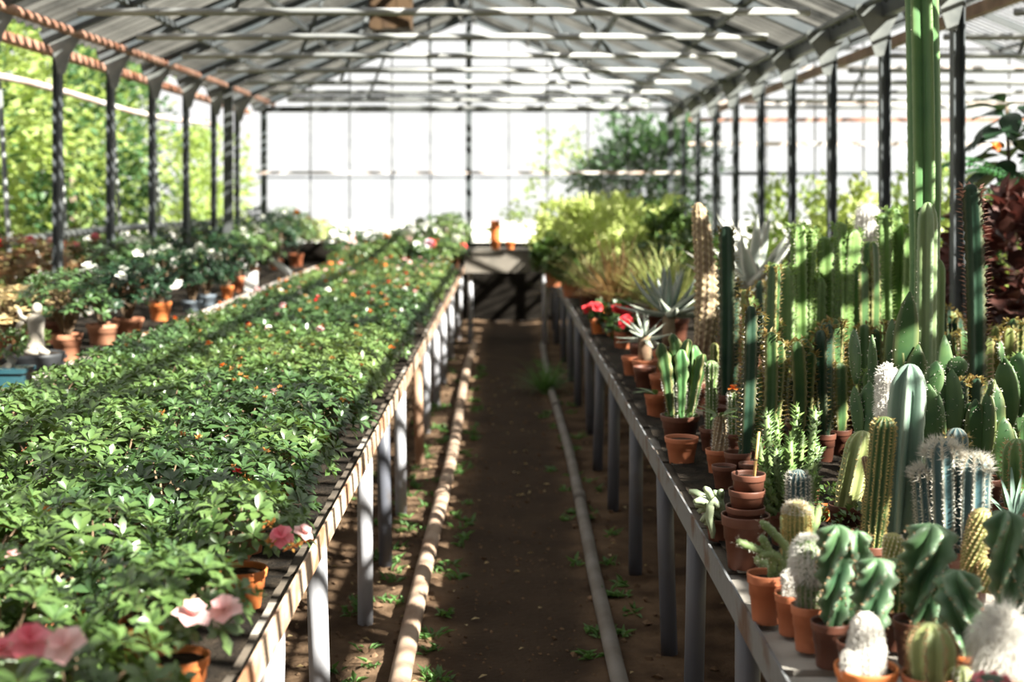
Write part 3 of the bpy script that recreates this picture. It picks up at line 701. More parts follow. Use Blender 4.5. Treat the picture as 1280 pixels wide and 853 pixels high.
# back-left bench: clay pots of flowering azaleas
TALL={}
for nm,mat in (('deep',L_deep),('dark',L_dark),('mid',L_mid),('rusty',L_rusty),('tan',L_tan),('lime',L_lime),('yel',L_yel)):
    TALL[nm]=[foliage_mesh(mat,.20,.19,60,s+10,L=.056,W=.024,nl=9) for s in (1,2)]
TTW=[twigs_mesh(.18,.17,50,s,-.2) for s in (1,2)]
def flowering(px,py,leaf,kinds,pr,ph,pmat,top,lab,wide=1.0,tw=True,yoff=0):
    X,Y=onplane(px,py,BZ+.008); S=Y/F
    Htop=(py-top)*S                                         # top of the plant above the bench
    t=thing('flowering_azalea',lab,'potted plant',(X,Y,BZ+.012),R.uniform(0,6.28),'flowering plants on the far left bench')
    add_pot(t,pr,ph,pmat)
    hh=max(.16,Htop-ph); cz=ph+hh*.46; sx=wide*1.22
    k=R.randrange(2)
    inst('foliage',TALL[leaf][k],t,(0,0,cz),scale=(sx,sx,hh*.56/.19),kind='stuff')
    inst('stem',TTW[k],t,(0,0,cz),scale=(sx,sx,hh*.56/.19))
    pts=dome_points(26,.21*sx,hh*.55,int(px)*7)
    for q,kd in enumerate(kinds):
        p,d=pts[(q*5+2)%22] if q>3 else pts[q*2]
        # blooms face the path and the light
        wx=abs(p.x)+.02
        inst('flower' if kd!='spent' else 'spent_flower',R.choice(FL[kd]),t,(p.x,p.y,p.z+cz+.02),rot=(R.uniform(-.6,.6),R.uniform(-.6,.6),R.uniform(0,6)),scale=R.uniform(1.1,1.7))
    return t
W='white'
flowering(84,452,'dark',[],.085,.15,mt_clay,342,'clay potted azalea with bare stem right of the stone figurine',1.0)
flowering(128,432,'deep',[W,W,W,W,W],.10,.13,mt_clay,338,'white flowering azalea in a broad clay pot beside the dark clay pot',1.0)
flowering(66,432,'dark',[W,W,W,W,W],.085,.15,mt_brownpot,345,'azalea with a cluster of creamy white blooms behind the figurine',1.0)
flowering(160,424,'deep',[],.10,.13,mt_clay,330,'dark leafed azalea in a pale clay pot without blooms',.95)
flowering(200,402,'deep',[W,W,W,W],.085,.14,mt_terra_or,312,'azalea with white blooms in a bright orange pot',1.05)
flowering(240,392,'deep',[W,W,W],.085,.10,mt_greypot,318,'azalea with small white blooms in the nearer grey pot',.95)
flowering(258,384,'deep',[W,W,W,W],.085,.10,mt_greypot,315,'azalea with bluish white blooms in the further grey pot',.95)
flowering(284,375,'deep',[],.06,.12,mt_terra_or,300,'dark azalea in the small orange pot left of the white sign',.95)
flowering(298,366,'dark',[W,W,W],.06,.15,mt_terra,292,'azalea with white bloom tips in the narrow terracotta pot',.9)
flowering(20,395,'rusty',['red','pink','red'],.10,.16,mt_clay,300,'azalea with red bloom and russet leaves behind the figurine',1.6)
flowering(60,385,'rusty',['blush','blush'],.10,.16,mt_clay,305,'russet leafed azalea behind the creamy blooms',1.4)
flowering(110,382,'dark',['pink','pink','red','white'],.10,.16,mt_clay,302,'azalea with pink and magenta blooms beside the steel post',1.35)
flowering(145,378,'dark',[W,W,'pink','red',W,W],.10,.16,mt_clay,300,'azalea with white, pink and red blooms high on its crown',1.2)
flowering(172,372,'dark',[W,W,W,W],.10,.16,mt_clay,298,'azalea with white blooms behind the orange pot',1.2)
flowering(205,358,'deep',[W,W],.10,.16,mt_clay,288,'dark shrub with two white blooms behind the orange pot',1.4)
flowering(232,350,'deep',[],.10,.16,mt_clay,282,'dark bushy shrub without blooms right of the white blooming shrubs',1.5)
flowering(262,342,'deep',[],.10,.16,mt_clay,276,'dark bushy shrub without blooms before the corner post',1.5)
flowering(290,338,'deep',[W],.10,.16,mt_clay,276,'dark bushy shrub left of the cream blooming plant',1.4)
flowering(316,350,'mid',[W,W,W,W,W,W],.08,.12,mt_clay,284,'plant smothered in cream white blooms behind the white sign',1.2)
flowering(345,338,'deep',[W,W,W,W],.09,.12,mt_terra,270,'white blooming plant with tall dark leaves behind the slanted trough',1.3)
flowering(370,334,'mid',['orange',W,W,'spent'],.10,.17,mt_terra,268,'plant with orange and white blooms in a terracotta pot at the pale plank',1.1)
flowering(388,325,'lime',[],.10,.17,mt_terra,276,'lime green leafy plant in a terracotta pot at the far plank',1.2)
flowering(402,318,'mid',['orange','red','red','orange'],.08,.12,mt_terra,278,'plant with orange and red blooms at the far end of the plank',1.1)
flowering(325,326,'deep',[W,W],.09,.15,mt_clay,262,'tall leafy plant against the white gable, left of the lime plant',1.4)
flowering(358,318,'dark',[W],.09,.15,mt_clay,262,'tall dark leafy plant with one bloom against the white gable',1.4)
flowering(12,450,'tan',[],.09,.15,mt_clay,362,'azalea with tan and golden leaves behind the figurine',1.35)
flowering(48,428,'tan',[],.09,.15,mt_clay,358,'smaller azalea with golden tan leaves right behind the figurine',1.0)
# bowls, figurine, sign, trough
X,Y=onplane(45,462,BZ+.01); S=Y/F
t=thing('black_bowl','low round black bowl carrying the stone figurine','bowl',(X,Y,BZ+.005))
b=MB(); b.lathe([(0,0),(.115,0),(.13,.03),(.148,.075),(.150,.095),(.138,.095),(.130,.08),(0,.078)],24); b.build('bowl_body',mt_blackpot,t)
s=MB(); s.lathe([(.131,.084),(0,.088)],16); s.build('soil',mt_potsoil,t)
t=thing('stone_figurine','small pale stone figurine with raised arm standing in the black bowl','figurine',(X,Y,BZ+.093))
b=MB(); b.lathe([(0,0),(.062,0),(.064,.02),(.05,.03),(.042,.07),(.040,.12),(.046,.17),(.048,.19),(.03,.205),(.018,.215),(0,.22)],14); b.build('figure_body',mt_stone,t)
b=MB(); b.lathe([(0,0),(.02,.006),(.028,.028),(.026,.05),(.014,.064),(0,.068)],12,(0.005,0,.205)); b.spike((0.005,-.025,.235),V(0,-1,0),.012,.006); b.build('head',mt_stone,t)
b=MB(); b.tube([(-.045,0,.185),(-.085,-.01,.16),(-.10,-.015,.12),(-.07,-.03,.10)],[.016,.015,.013,.011],7); b.build('arm',mt_stone,t)
b=MB(); b.tube([(-.04,-.01,.18),(-.075,-.02,.20),(-.085,-.02,.235)],[.015,.013,.012],7); b.build('arm',mt_stone,t)
b=MB(); b.tube([(.02,-.02,.03),(.05,-.04,.015),(.085,-.05,.01)],[.03,.022,.012],7); b.build('robe_hem',mt_stone,t)
X,Y=onplane(8,484,BZ+.01)
t=thing('bonsai','small bonsai with a pale twisted trunk in a teal glazed pot','potted plant',(X,Y,BZ+.005))
b=MB(); b.box((0,0,.045),(.20,.15,.075)); b.box((0,0,.09),(.225,.175,.02)); b.build('pot',mt_tealpot,t,smooth=False)
b=MB(); b.tube([(0,0,.09),(.03,0,.13),(-.01,.01,.17),(.02,0,.21)],[.028,.022,.018,.008],7); b.build('trunk',mt_stone,t)
inst('foliage',bush_mesh('foliage',L_mid,.08,.08,.06,160,.03,.016,44),t,(.02,0,.22),kind='stuff')
X,Y=onplane(18,470,BZ+.01)
t=thing('bonsai','low bonsai in a black tray behind the teal glazed pot','potted plant',(X,Y+.3,BZ+.005))
b=MB(); b.box((0,0,.03),(.26,.17,.055)); b.box((0,0,.06),(.29,.19,.018)); b.build('tray',mt_blackpot,t,smooth=False)
b=MB(); b.tube([(0,0,.06),(-.04,0,.12),(0,.01,.17)],[.022,.016,.008],7); b.build('trunk',mt_bark,t)
inst('foliage',bush_mesh('foliage',L_yel,.10,.08,.06,150,.03,.016,45),t,(-.02,0,.17),kind='stuff')
X,Y=onplane(314,366,BZ)
t=thing('white_sign','blank white rectangular sign standing on the far left bench','sign',(X,Y,BZ+.01)); b=MB(); b.box((0,0,.10),(.125,.012,.19)); b.build('plate',mt_white,t,smooth=False); b=MB(); b.box((0,.02,.05),(.02,.012,.10)); b.build('stake',mt_white,t,smooth=False)
X,Y=onplane(350,350,BZ)
t=thing('white_trough','slanted white planter trough leaning on the pale plank','planter',(X,Y,BZ+.03),.5)
b=MB(); q=Matrix.Rotation(.7,3,'Y'); b.box((0,0,.09),(.26,.10,.02),q); b.build('base',mt_white,t,smooth=False)
for s in (-1,1):
    b=MB(); b.box((0,s*.05,.115),(.26,.012,.06),q); b.build('side',mt_white,t,smooth=False)
# plant mass at the far end of the left bench
for k,(px,top,Y,leafk,kinds,lab) in enumerate([
 (430,285,15.6,'dark',['white','blush'],'tall azalea with white and blush blooms at the far end of the left bench'),
 (462,288,16.2,'deep',['orange'],'dark azalea with an orange bloom at the far end of the left bench'),
 (490,290,15.2,'mid',['white','white','blush'],'azalea with many white blooms under the gable glass'),
 (512,280,16.6,'dark',['white','spent'],'dark shrub with a pale bloom under the gable glass'),
 (540,272,16.4,'mid',['white'],'fresh green shrub near the end of the left bench'),
 (566,268,16.6,'mid',['white','white'],'fresh green shrub with white blooms at the bench end corner'),
 (584,272,16.0,'yel',['white'],'pale leafed shrub at the very end corner of the left bench'),
 (528,300,14.8,'mid',['white','red','lilac'],'azalea with white, red and lilac blooms before the end shrubs'),
 (556,300,14.9,'dark',['white','red'],'azalea with a white and a red bloom at the bench end')]):
    X=atx(px,Y)
    if X>-.62: X=-.66
    t=thing('flowering_azalea',lab,'potted plant',(X,Y,BZ+.01),k,'shrubs at the far end of the left bench'); add_pot(t,.09,.15,mt_terra_or if px in (556,) else mt_clay)
    hh=max(.2,atz(top,Y)-BZ-.15); inst('foliage',TALL[leafk][k%2],t,(0,0,.15+hh*.5),scale=(1.15,1.15,hh*.5/.19),kind='stuff'); inst('stem',TTW[k%2],t,(0,0,.15+hh*.5),scale=(1.1,1.1,hh*.5/.19))
    for q,kd in enumerate(kinds):
        a=R.uniform(3.6,5.8); inst('flower' if kd!='spent' else 'spent_flower',R.choice(FL[kd]),t,(.2*math.cos(a),.2*math.sin(a),.2+hh*R.uniform(.45,.9)),rot=(1.0,0,R.uniform(-1,1)),scale=1.8)
# stacked pots on the cross bench
X=atx(619,15.5)
for k in range(7):
    t=thing('flower_pot','%s terracotta pot from the bottom of the tall nested stack'%ordinal(k+1) if k<6 else 'topmost terracotta pot of the tall nested stack on the far slab','pot',(X,15.5,1.046+k*.036),0,'nested stack of terracotta pots' if k<6 else None); add_pot(t,.062,.11,mt_terra_or,soil=False)
t=thing('flower_pot','single small orange pot standing right of the tall pot stack','pot',(atx(638,15.5),15.5,1.046)); add_pot(t,.055,.09,mt_terra_or)
# ------------------------------------------------------------------ cactus builders
def prof_at(pr,t):
    for (a,x),(b_,y) in zip(pr,pr[1:]):
        if t<=b_: 
            u=(t-a)/max(1e-6,b_-a); u=u*u*(3-2*u); return lerp(x,y,u)
    return pr[-1][1]
def column(parent,h,r,nr,depth,mat,loc=(0,0,0),shape='v',twist=0,lean=(0,0),bow=(0,0),prof=((0,.85),(.3,1),(1,1)),scal=(0,0),seg=6,rings=18,dome=1.0,sp=(),seed=1,name='stem',rot0=None,label=None,flat=0):
    rr=random.Random(seed*977+int(h*1000)); ph=rr.uniform(0,6.28) if rot0 is None else rot0
    t0=max(.3,1-dome*r/h); ts=[t0*i/rings for i in range(rings+1)]+[t0+(1-t0)*math.sin(PI/2*i/6) for i in range(1,6)]
    def df(t): return 1 if t<=t0 else math.sqrt(max(0,1-((t-t0)/(1-t0))**2))
    def cen(t): return V(lean[0]*t+bow[0]*math.sin(PI*t),lean[1]*t+bow[1]*math.sin(PI*t),h*t)
    fl=lambda a:(1-flat*abs(math.sin(a)))
    b=MB(); n=nr*seg; rs=[]
    for t in ts:
        Rr=r*prof_at(prof,t)*df(t); c=cen(t); row=[]
        for j in range(n):
            u=(j%seg)/seg; d=abs(2*u-1)
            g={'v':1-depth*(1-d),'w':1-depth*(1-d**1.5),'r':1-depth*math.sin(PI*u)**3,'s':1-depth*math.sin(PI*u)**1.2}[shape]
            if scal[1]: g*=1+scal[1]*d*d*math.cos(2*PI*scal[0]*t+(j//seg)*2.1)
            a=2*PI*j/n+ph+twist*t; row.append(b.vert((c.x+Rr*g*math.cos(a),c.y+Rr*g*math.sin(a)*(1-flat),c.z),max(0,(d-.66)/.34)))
        rs.append(row)
    for A,B in zip(rs,rs[1:]):
        for j in range(n): b.face(A[j],A[(j+1)%n],B[(j+1)%n],B[j])
    tp=b.vert(cen(1),.3)
    for j in range(n): b.face(rs[-1][j],rs[-1][(j+1)%n],tp)
    o=b.build(name,mat,parent,loc,label=label)
    for q in sp:
        s=MB(); hair=q.get('hair'); N=q.get('n',14); m=q.get('m',5); L=q['L']; w=q.get('w',.0009); spread=q.get('spread',.9); up=q.get('up',.15); ta=q.get('t0',.03); tb=q.get('t1',1.0); ribs=q.get('ribs',nr)
        for k in range(ribs):
            for i in range(N):
                t=ta+(tb-ta)*(i+ (.5 if k%2 else 0)*q.get('stag',0)+rr.uniform(-.1,.1))/N; t=min(.995,max(0,t))
                if q.get('rand'): a=rr.uniform(0,6.28); t=rr.uniform(ta,tb)
                else: a=2*PI*k/nr+ph+twist*t
                f=df(t); Rr=r*prof_at(prof,t)*f*(1-(depth*.5 if q.get('rand') else 0)); el=math.acos(min(1,f))*.9
                out=V(math.cos(a)*math.cos(el),math.sin(a)*math.cos(el),math.sin(el)+up).normalized()
                p=cen(t)+V(math.cos(a)*Rr,math.sin(a)*Rr*(1-flat),0)
                for _ in range(m):
                    d=(out+rdir(rr)*spread).normalized()
                    if d.dot(out)<.05: d=(d+out).normalized()
                    l=L*rr.uniform(.6,1.15)
                    if hair: s.hair(p,d,l,w,q.get('droop',.3))
                    elif q.get('leaf'): s.leaf(p,d,V(0,0,1),l,l*q.get('lw',.45),.15,.15,1)
                    else: s.spike(p,d,l,w)
        so=s.build(q.get('name','spines'),q['mat'],o,smooth=bool(hair)); so['kind']='stuff'
    return o
def spots(px,py): return onplane(px,py,BZ+.008)
REG=[]
def potted(name,label,cat,px,py,r=None,h=None,pmat=mt_brownpot,group=None,rz=0,XY=None):
    X,Y=XY or spots(px,py); t=thing(name,label,cat,(X,Y,BZ+.010),rz,group); t['_Y']=0
    del t['_Y']
    if r: REG.append((X,Y,r,label))
    if r: add_pot(t,r,h,pmat)
    return t,X,Y,Y/F,(h or 0)*.87
def at_px(t,X,Y,px,py,dy=0):                # a point of the plant at the plant's own distance
    return V(atx(px,Y+dy)-X,dy,atz(py,Y+dy)-(BZ+.010))

# ------------------------------------------------------------------ front of the right bench
SPI=lambda mat,L,n,m,**k: dict(mat=mat,L=L,n=n,m=m,**k)
# sprawling finger cactus
t,X,Y,S,pz=potted('finger_cactus','sprawling bright green finger cactus with long arms in a brown pot at the bench edge','cactus',958,779,.043,.108,mt_terra)
arms=[[(966,722),(976,702),(952,690),(938,684),(921,677)],[(964,722),(966,704),(958,684),(952,670)],[(970,720),(984,690),(968,668),(951,652)],[(972,720),(975,700),(962,692),(949,696)],[(972,722),(992,690),(1000,650),(1002,624)],[(970,722),(985,700),(980,655),(984,632)],[(974,722),(1005,690),(1018,660),(1024,632)],[(974,722),(1000,700),(1012,655),(1012,628)],[(966,722),(962,706),(947,700),(958,712)]]
for k,a in enumerate(arms):
    pts=[at_px(t,X,Y,p[0],p[1],(.065*i if k>3 else -.01*i)) for i,p in enumerate(a)]
    fine=[]
    for i in range(len(pts)-1):
        for u in range(5):
            p0=pts[max(0,i-1)];p1=pts[i];p2=pts[i+1];p3=pts[min(len(pts)-1,i+2)];uu=u/5
            fine.append(.5*((2*p1)+(p2-p0)*uu+(2*p0-5*p1+4*p2-p3)*uu*uu+(3*p1-p0-3*p2+p3)*uu**3))
    fine.append(pts[-1]); n=len(fine)
    b=MB(); b.tube(fine,[.0105*(.8+.2*(i%2))*(1 if i<n-3 else (.95,.8,.45)[i-n+3]) for i in range(n)],9); st=b.build('stem',C_finger,t)
    s=MB()
    for i in range(1,n):
        for j in range(6):
            d=rdir(R); s.spike(fine[i]+d*.009,d,.006,.0007)
    so=s.build('spines',S_white,st,smooth=False); so['kind']='stuff'
# golden column behind
t,X,Y,S,pz=potted('golden_column_cactus','stout golden spined column cactus behind the small fuzzy ball cactus','cactus',996,769,.040,.09,mt_brownpot)
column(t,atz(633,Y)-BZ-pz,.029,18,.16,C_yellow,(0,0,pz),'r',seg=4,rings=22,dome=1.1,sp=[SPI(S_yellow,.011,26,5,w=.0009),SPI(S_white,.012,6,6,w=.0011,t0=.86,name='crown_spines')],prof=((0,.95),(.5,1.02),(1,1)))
# small fuzzy ball
t,X,Y,S,pz=potted('fuzzy_cactus','small cream fuzzy cactus with little green leaves in a terracotta pot','cactus',989,794,.036,.088,mt_terra)
column(t,.058,.014,10,.1,C_wool,(-.002,0,pz),'r',seg=4,rings=8,sp=[dict(mat=S_wool,L=.010,n=30,m=5,w=.0012,hair=1,rand=1,name='wool')],prof=((0,.8),(.35,.85),(.7,1.15),(1,1.1)))
for k in range(9):
    b=MB(); a=k*.7; d=V(math.cos(a),math.sin(a),.5).normalized(); b.leaf((0,0,0),d,V(0,0,1),.022,.018,.2,.1,2); b.build('leaf',L_mid,t,(.018*math.cos(a),.018*math.sin(a),pz))
# white headed spiny column
t,X,Y,S,pz=potted('old_man_cactus','spiny green cactus crowned by a big white woolly head in a terracotta pot','cactus',1010,814,.036,.094,mt_terra)
st=column(t,atz(677,Y)-BZ-pz,.027,14,.14,C_green,(.002,0,pz),'r',seg=4,rings=18,sp=[SPI(S_grey,.013,14,6,w=.0009,t1=.5)],prof=((0,.85),(.4,.95),(.62,1.15),(1,1.15)))
h=atz(677,Y)-BZ-pz
s=MB(); rr=random.Random(5)
for k in range(2600):
    d=rdir(rr)
    if d.z<-.75: continue
    p=V(.002+d.x*.031,d.y*.031,pz+h*.66+d.z*h*.33); s.hair(p,(d+rdir(rr)*.8).normalized(),rr.uniform(.010,.022),.0009,.3)
so=s.build('woolly_head',S_wool,t); so['kind']='stuff'
b=MB(); b.lathe([(.0,-h*.30),(.022,-h*.24),(.031,0),(.026,h*.2),(.013,h*.30),(0,h*.33)],14,(.002,0,pz+h*.66)); b.build('wool_core',C_wool,t)
# spiral cacti
def spiral(label,px,py,r,h,stems,pm=mt_brownpot):
    t,X,Y,S,pz=potted('spiral_cactus',label,'cactus',px,py,r,h,pm)
    for k,(sx,sy,w,ex) in enumerate(stems):
        dx=atx(sx,Y)-X; H=atz(sy,Y)-BZ-.01-pz*.95; rad=w*S/2
        column(t,H,rad*1.08,5,.66,C_spiral,(max(-.02,min(.02,dx*.5)),.012*(k%3-1),pz*.95),'v',twist=ex*1.25,lean=(dx-max(-.02,min(.02,dx*.5)),0),prof=((0,.55),(.25,.85),(.6,1.02),(.85,1.08),(1,1.0)),scal=(6,.15),seg=8,rings=44,dome=.6,seed=k+px,
               sp=[SPI(S_brown,.0065,15,4,w=.0011,spread=1.1),SPI(S_white,.003,15,2,w=.0014,spread=1.1,name='areoles')])
    return t
spiral('twisted green spiral cactus with its tallest stem left of the white woolly cactus',1038,834,.040,.090,[(1044,655,44,2.6),(1072,664,38,-2.2)])
spiral('shorter twisted spiral cactus right behind the front white woolly cactus',1072,862,.040,.090,[(1093,696,46,2.4)])
spiral('plump twisted spiral cactus in the middle of the front rows',1142,832,.042,.090,[(1160,653,58,2.5)])
spiral('low twisted spiral cactus in an orange pot behind the ribbed front cactus',1199,862,.046,.075,[(1196,711,50,-2.3)],mt_terra_or)
spiral('twisted spiral cactus at the right border of the front rows',1262,836,.045,.090,[(1254,637,44,2.5),(1275,664,46,-2.2)])
# white woolly front
t,X,Y,S,pz=potted('woolly_cactus','short white woolly column cactus in an orange pot, front row','cactus',1083,893,.058,.085,mt_terra_or)
column(t,atz(775,Y)-BZ-pz,.029,16,.08,C_wool,(0,0,pz),'r',seg=4,rings=16,dome=1.2,prof=((0,1.1),(.35,1.15),(.6,.95),(.85,.85),(1,.8)),sp=[dict(mat=S_wool,L=.009,n=90,m=2,w=.0011,hair=1,rand=1,name='wool',droop=.2)])
column(t,.045,.015,10,.08,C_wool,(-.034,-.02,pz),'r',seg=4,rings=8,sp=[dict(mat=S_wool,L=.008,n=40,m=2,w=.0011,hair=1,rand=1,name='wool')],name='offset')
# ribbed front cactus
t,X,Y,S,pz=potted('ribbed_cactus','light green ribbed cactus with pale spined edges, front row','cactus',1160,900,.048,.08,mt_terra)
column(t,atz(786,Y)-BZ-pz,.044,8,.28,C_light,(.006,0,pz),'v',seg=6,rings=16,dome=1.0,sp=[SPI(S_brown,.011,15,6,w=.0009)],prof=((0,.9),(.5,1),(1,1)),rot0=.25)
column(t,.045,.016,8,.25,C_light,(.052,-.03,pz-.01),'v',seg=4,rings=8,sp=[SPI(S_white,.007,7,5,w=.0009)],name='offset')
# white hair
t,X,Y,S,pz=potted('hairy_cactus','cactus wrapped in long tousled white hair, front right corner','cactus',1250,898,.046,.08,mt_terra)
hh=atz(776,Y)-BZ-pz
column(t,hh,.036,14,.1,C_wool,(0,0,pz),'r',seg=4,rings=12,sp=[dict(mat=S_wool,L=.038,n=90,m=2,w=.0008,hair=1,rand=1,name='long_hair',droop=.55,spread=1.2),dict(mat=S_wool,L=.045,n=3,m=3,w=.0009,hair=1,t0=.93,name='hair_tuft',droop=-.1,up=1.2)],prof=((0,.95),(.5,1.08),(1,1.0)))
# pink flowered mammillaria
t,X,Y,S,pz=potted('pincushion_cactus','dark round pincushion cactus with tiny magenta flowers, front right','cactus',1240,955,.055,.08,mt_terra)
hh=.075
column(t,hh,.05,16,.14,C_dark,(0,0,pz),'r',seg=4,rings=8,dome=1.2,scal=(7,.06),sp=[SPI(S_white,.008,9,4,w=.0009)])
for k in range(8):
    a=k*.8+.3; inst('flower',FL['pink'][k%2],t,(.026*math.cos(a),.026*math.sin(a),pz+hh-.008),rot=(.4*math.sin(a),.4*math.cos(a),0),scale=.26)
# green ribbed bristly column between the spirals
t,X,Y,S,pz=potted('bristly_cactus','bristly bright green barrel cactus between the two spiral groups','cactus',1117,812,.040,.085,mt_brownpot)
column(t,atz(704,Y)-BZ-pz,.028,13,.22,C_green,(0,0,pz),'v',seg=4,rings=16,sp=[SPI(S_yellow,.010,13,5,w=.0011)])
t,X,Y,S,pz=potted('scaly_cactus','small pale yellow scaly cactus head behind the bristly barrel','cactus',1117,782,.035,.085,mt_brownpot)
column(t,atz(672,Y)-BZ-pz,.023,14,.18,C_yellow,(0,0,pz),'s',twist=1.6,seg=4,rings=56,scal=(12,.12),sp=[SPI(S_white,.006,16,3,w=.0011)])
t,X,Y,S,pz=potted('scaly_cactus','tall leaning yellow scaly cactus with rusty spines right of the blue columns','cactus',1210,778,.042,.085,mt_brownpot)
column(t,atz(641,Y)-BZ-pz,.026,14,.2,C_yellow,(0,0,pz),'s',twist=2.2,lean=(.032,0),seg=4,rings=90,scal=(20,.14),sp=[SPI(S_brown,.006,28,3,w=.0009)],prof=((0,.75),(.5,1.05),(1,.95)))
column(t,atz(700,Y)-BZ-pz,.020,12,.2,C_yellow,(.028,-.03,pz),'s',twist=1.6,seg=4,rings=40,scal=(9,.12),sp=[SPI(S_brown,.006,12,3,w=.0009)],name='offset')
# blue columns
t,X,Y,S,pz=potted('blue_column_cactus','pair of stout blue ribbed cacti with white woolly spined crowns','cactus',1195,738,.06,.10,mt_brownpot)
for k,(sx,sy,w) in enumerate([(1178,556,44),(1212,572,46),(1158,590,30)]):
    dx=atx(sx,Y)-X; H=atz(sy,Y)-BZ-pz
    column(t,H,w*S/2,10,.24,C_blue,(dx*.8,-.02*(k==1)+.02*(k==2),pz),'v',lean=(dx*.2,0),seg=4,rings=22,seed=k,prof=((0,.8),(.4,1),(1,1)),sp=[SPI(S_white,.010,24,3,w=.0009,t1=.9),dict(mat=S_white,L=.026,n=8,m=7,w=.0011,t0=.86,up=.5,name='crown_spines')])
t,X,Y,S,pz=potted('blue_column_cactus','small blue ribbed cactus with amber spines behind the stout blue pair','cactus',1196,700,.045,.09,mt_brownpot)
column(t,atz(540,Y)-BZ-pz,.030,8,.3,C_blue,(0,0,pz),'v',seg=4,rings=18,sp=[SPI(S_yellow,.022,12,5,w=.0008)])
# tall glaucous column and companions
t,X,Y,S,pz=potted('glaucous_column_cactus','tall smooth blue-green column cactus with six broad ribs','cactus',1124,722,.048,.10,mt_brownpot)
H=atz(460,Y)-BZ-pz
column(t,H,.050,6,.55,C_bluegreen,(-.004,0,pz),'v',lean=(.030,0),seg=6,rings=26,dome=1.3,scal=(9,.02),rot0=.15,prof=((0,.85),(.3,1),(.75,1),(1,.9)))
t,X,Y,S,pz=potted('gold_ribbed_cactus','slim leaning dark cactus with gold spined ribs hugging the glaucous column','cactus',1090,734,.038,.10,mt_brownpot)
column(t,atz(526,Y)-BZ-pz,.030,12,.3,C_trig,(0,0,pz),'v',lean=(.030,.0),seg=4,rings=24,sp=[SPI(S_yellow,.008,40,3,w=.0011)])
t,X,Y,S,pz=potted('silver_torch_cactus','white fuzzy torch cactus standing behind the glaucous column','cactus',1098,690,.042,.10,mt_brownpot)
column(t,atz(461,Y)-BZ-pz,.026,18,.10,C_wool,(.008,0,pz),'r',lean=(.016,0),seg=4,rings=26,dome=1.3,sp=[dict(mat=S_wool,L=.013,n=170,m=1,w=.0011,hair=1,rand=1,name='wool',droop=.1),])
t,X,Y,S,pz=potted('pale_rib_cactus','thick pale green ribbed cactus leaning right, behind the young sprouts','cactus',1058,672,.05,.09,mt_brownpot)
column(t,atz(543,Y)-BZ-pz,.040,7,.34,C_light,(0,0,pz),'v',lean=(.045,0),seg=6,rings=18,dome=1.2,sp=[SPI(S_yellow,.008,14,4,w=.0009)])
t,X,Y,S,pz=potted('corky_stem_cactus','thin brown corky stem between pale ribbed cactus and gold ribbed cactus','cactus',1084,700,.028,.08,mt_brownpot)
column(t,atz(575,Y)-BZ-pz,.011,8,.2,C_brown,(0,0,pz),'r',lean=(-.006,0),bow=(.012,0),seg=4,rings=16,sp=[SPI(S_brown,.007,24,2,w=.0009)])
t,X,Y,S,pz=potted('leafy_sprout','low bright green sprouting herb in the small orange pot','potted plant',1033,655,.03,.05,mt_terra_or)
inst('foliage',bush_mesh('foliage',L_mid,.07,.06,.05,150,.022,.014,81),t,(.03,0,.06),kind='stuff')
t,X,Y,S,pz=potted('leafy_sprout','clover like sprouts filling a brown pot below the pale ribbed cactus','potted plant',1075,700,.045,.07,mt_brownpot)
inst('foliage',bush_mesh('foliage',L_mid,.06,.06,.05,150,.020,.014,82),t,(0,0,.085),kind='stuff')
# bushy euphorbia
def knobbly(t,pts,r0,leafL,mat,lmat,seed):
    b=MB(); n=len(pts); b.tube(pts,[r0*(1-.45*i/(n-1)) for i in range(n)],8); st=b.build('stem',mat,t)
    rr=random.Random(seed); s=MB(); L=sum((pts[i+1]-pts[i]).length for i in range(n-1)); cnt=int(L/.0055)*3
    for k in range(cnt):
        u=(k+.5)/cnt*(n-1); i=min(n-2,int(u)); p=pts[i].lerp(pts[i+1],u-i); ax=(pts[i+1]-pts[i]).normalized(); o=rdir(rr); o=(o-ax*o.dot(ax)).normalized()
        s.spike(p+o*r0*.5,(o+ax*.7).normalized(),leafL*rr.uniform(.7,1.2)+r0*.5,.0042)
    for j in range(8): s.spike(pts[-1],(pts[-1]-pts[-2]).normalized()+rdir(rr)*.5,leafL,.004)
    so=s.build('leaflets',lmat,st); so['kind']='stuff'
t,X,Y,S,pz=potted('knobbly_bush_cactus','bushy knobbly green cactus with many stubby leafed branches behind the pot stack','cactus',984,684,.055,.10,mt_brownpot)
for k,(tx,ty,dy) in enumerate([(958,516,0),(974,528,.04),(999,511,.03),(1019,514,0),(946,548,-.02),(952,585,-.05),(966,560,-.04),(986,545,-.02),(1008,548,.05),(1023,560,.0),(1016,590,-.04),(978,590,-.06),(944,612,-.05),(990,565,.06)]):
    tip=at_px(t,X,Y,tx,ty); tip.y=dy
    base=V(R.uniform(-.02,.02),R.uniform(-.02,.02),pz); mid=V(tip.x*.8+base.x*.2,dy,lerp(base.z,tip.z,.45))
    pts=[base,base.lerp(mid,.5)+V(0,0,-.01),mid,mid.lerp(tip,.5),tip]
    knobbly(t,pts,.014,.012,C_finger,S_budg if k%3 else L_mid,k)
# blue bristly column
t,X,Y,S,pz=potted('blue_bristle_cactus','small blue-grey bristly column cactus above the golden one','cactus',998,718,.04,.09,mt_brownpot)
column(t,atz(592,Y)-BZ-pz,.029,14,.2,C_blue,(0,0,pz),'r',seg=4,rings=18,sp=[SPI(S_white,.011,20,4,w=.0009)])
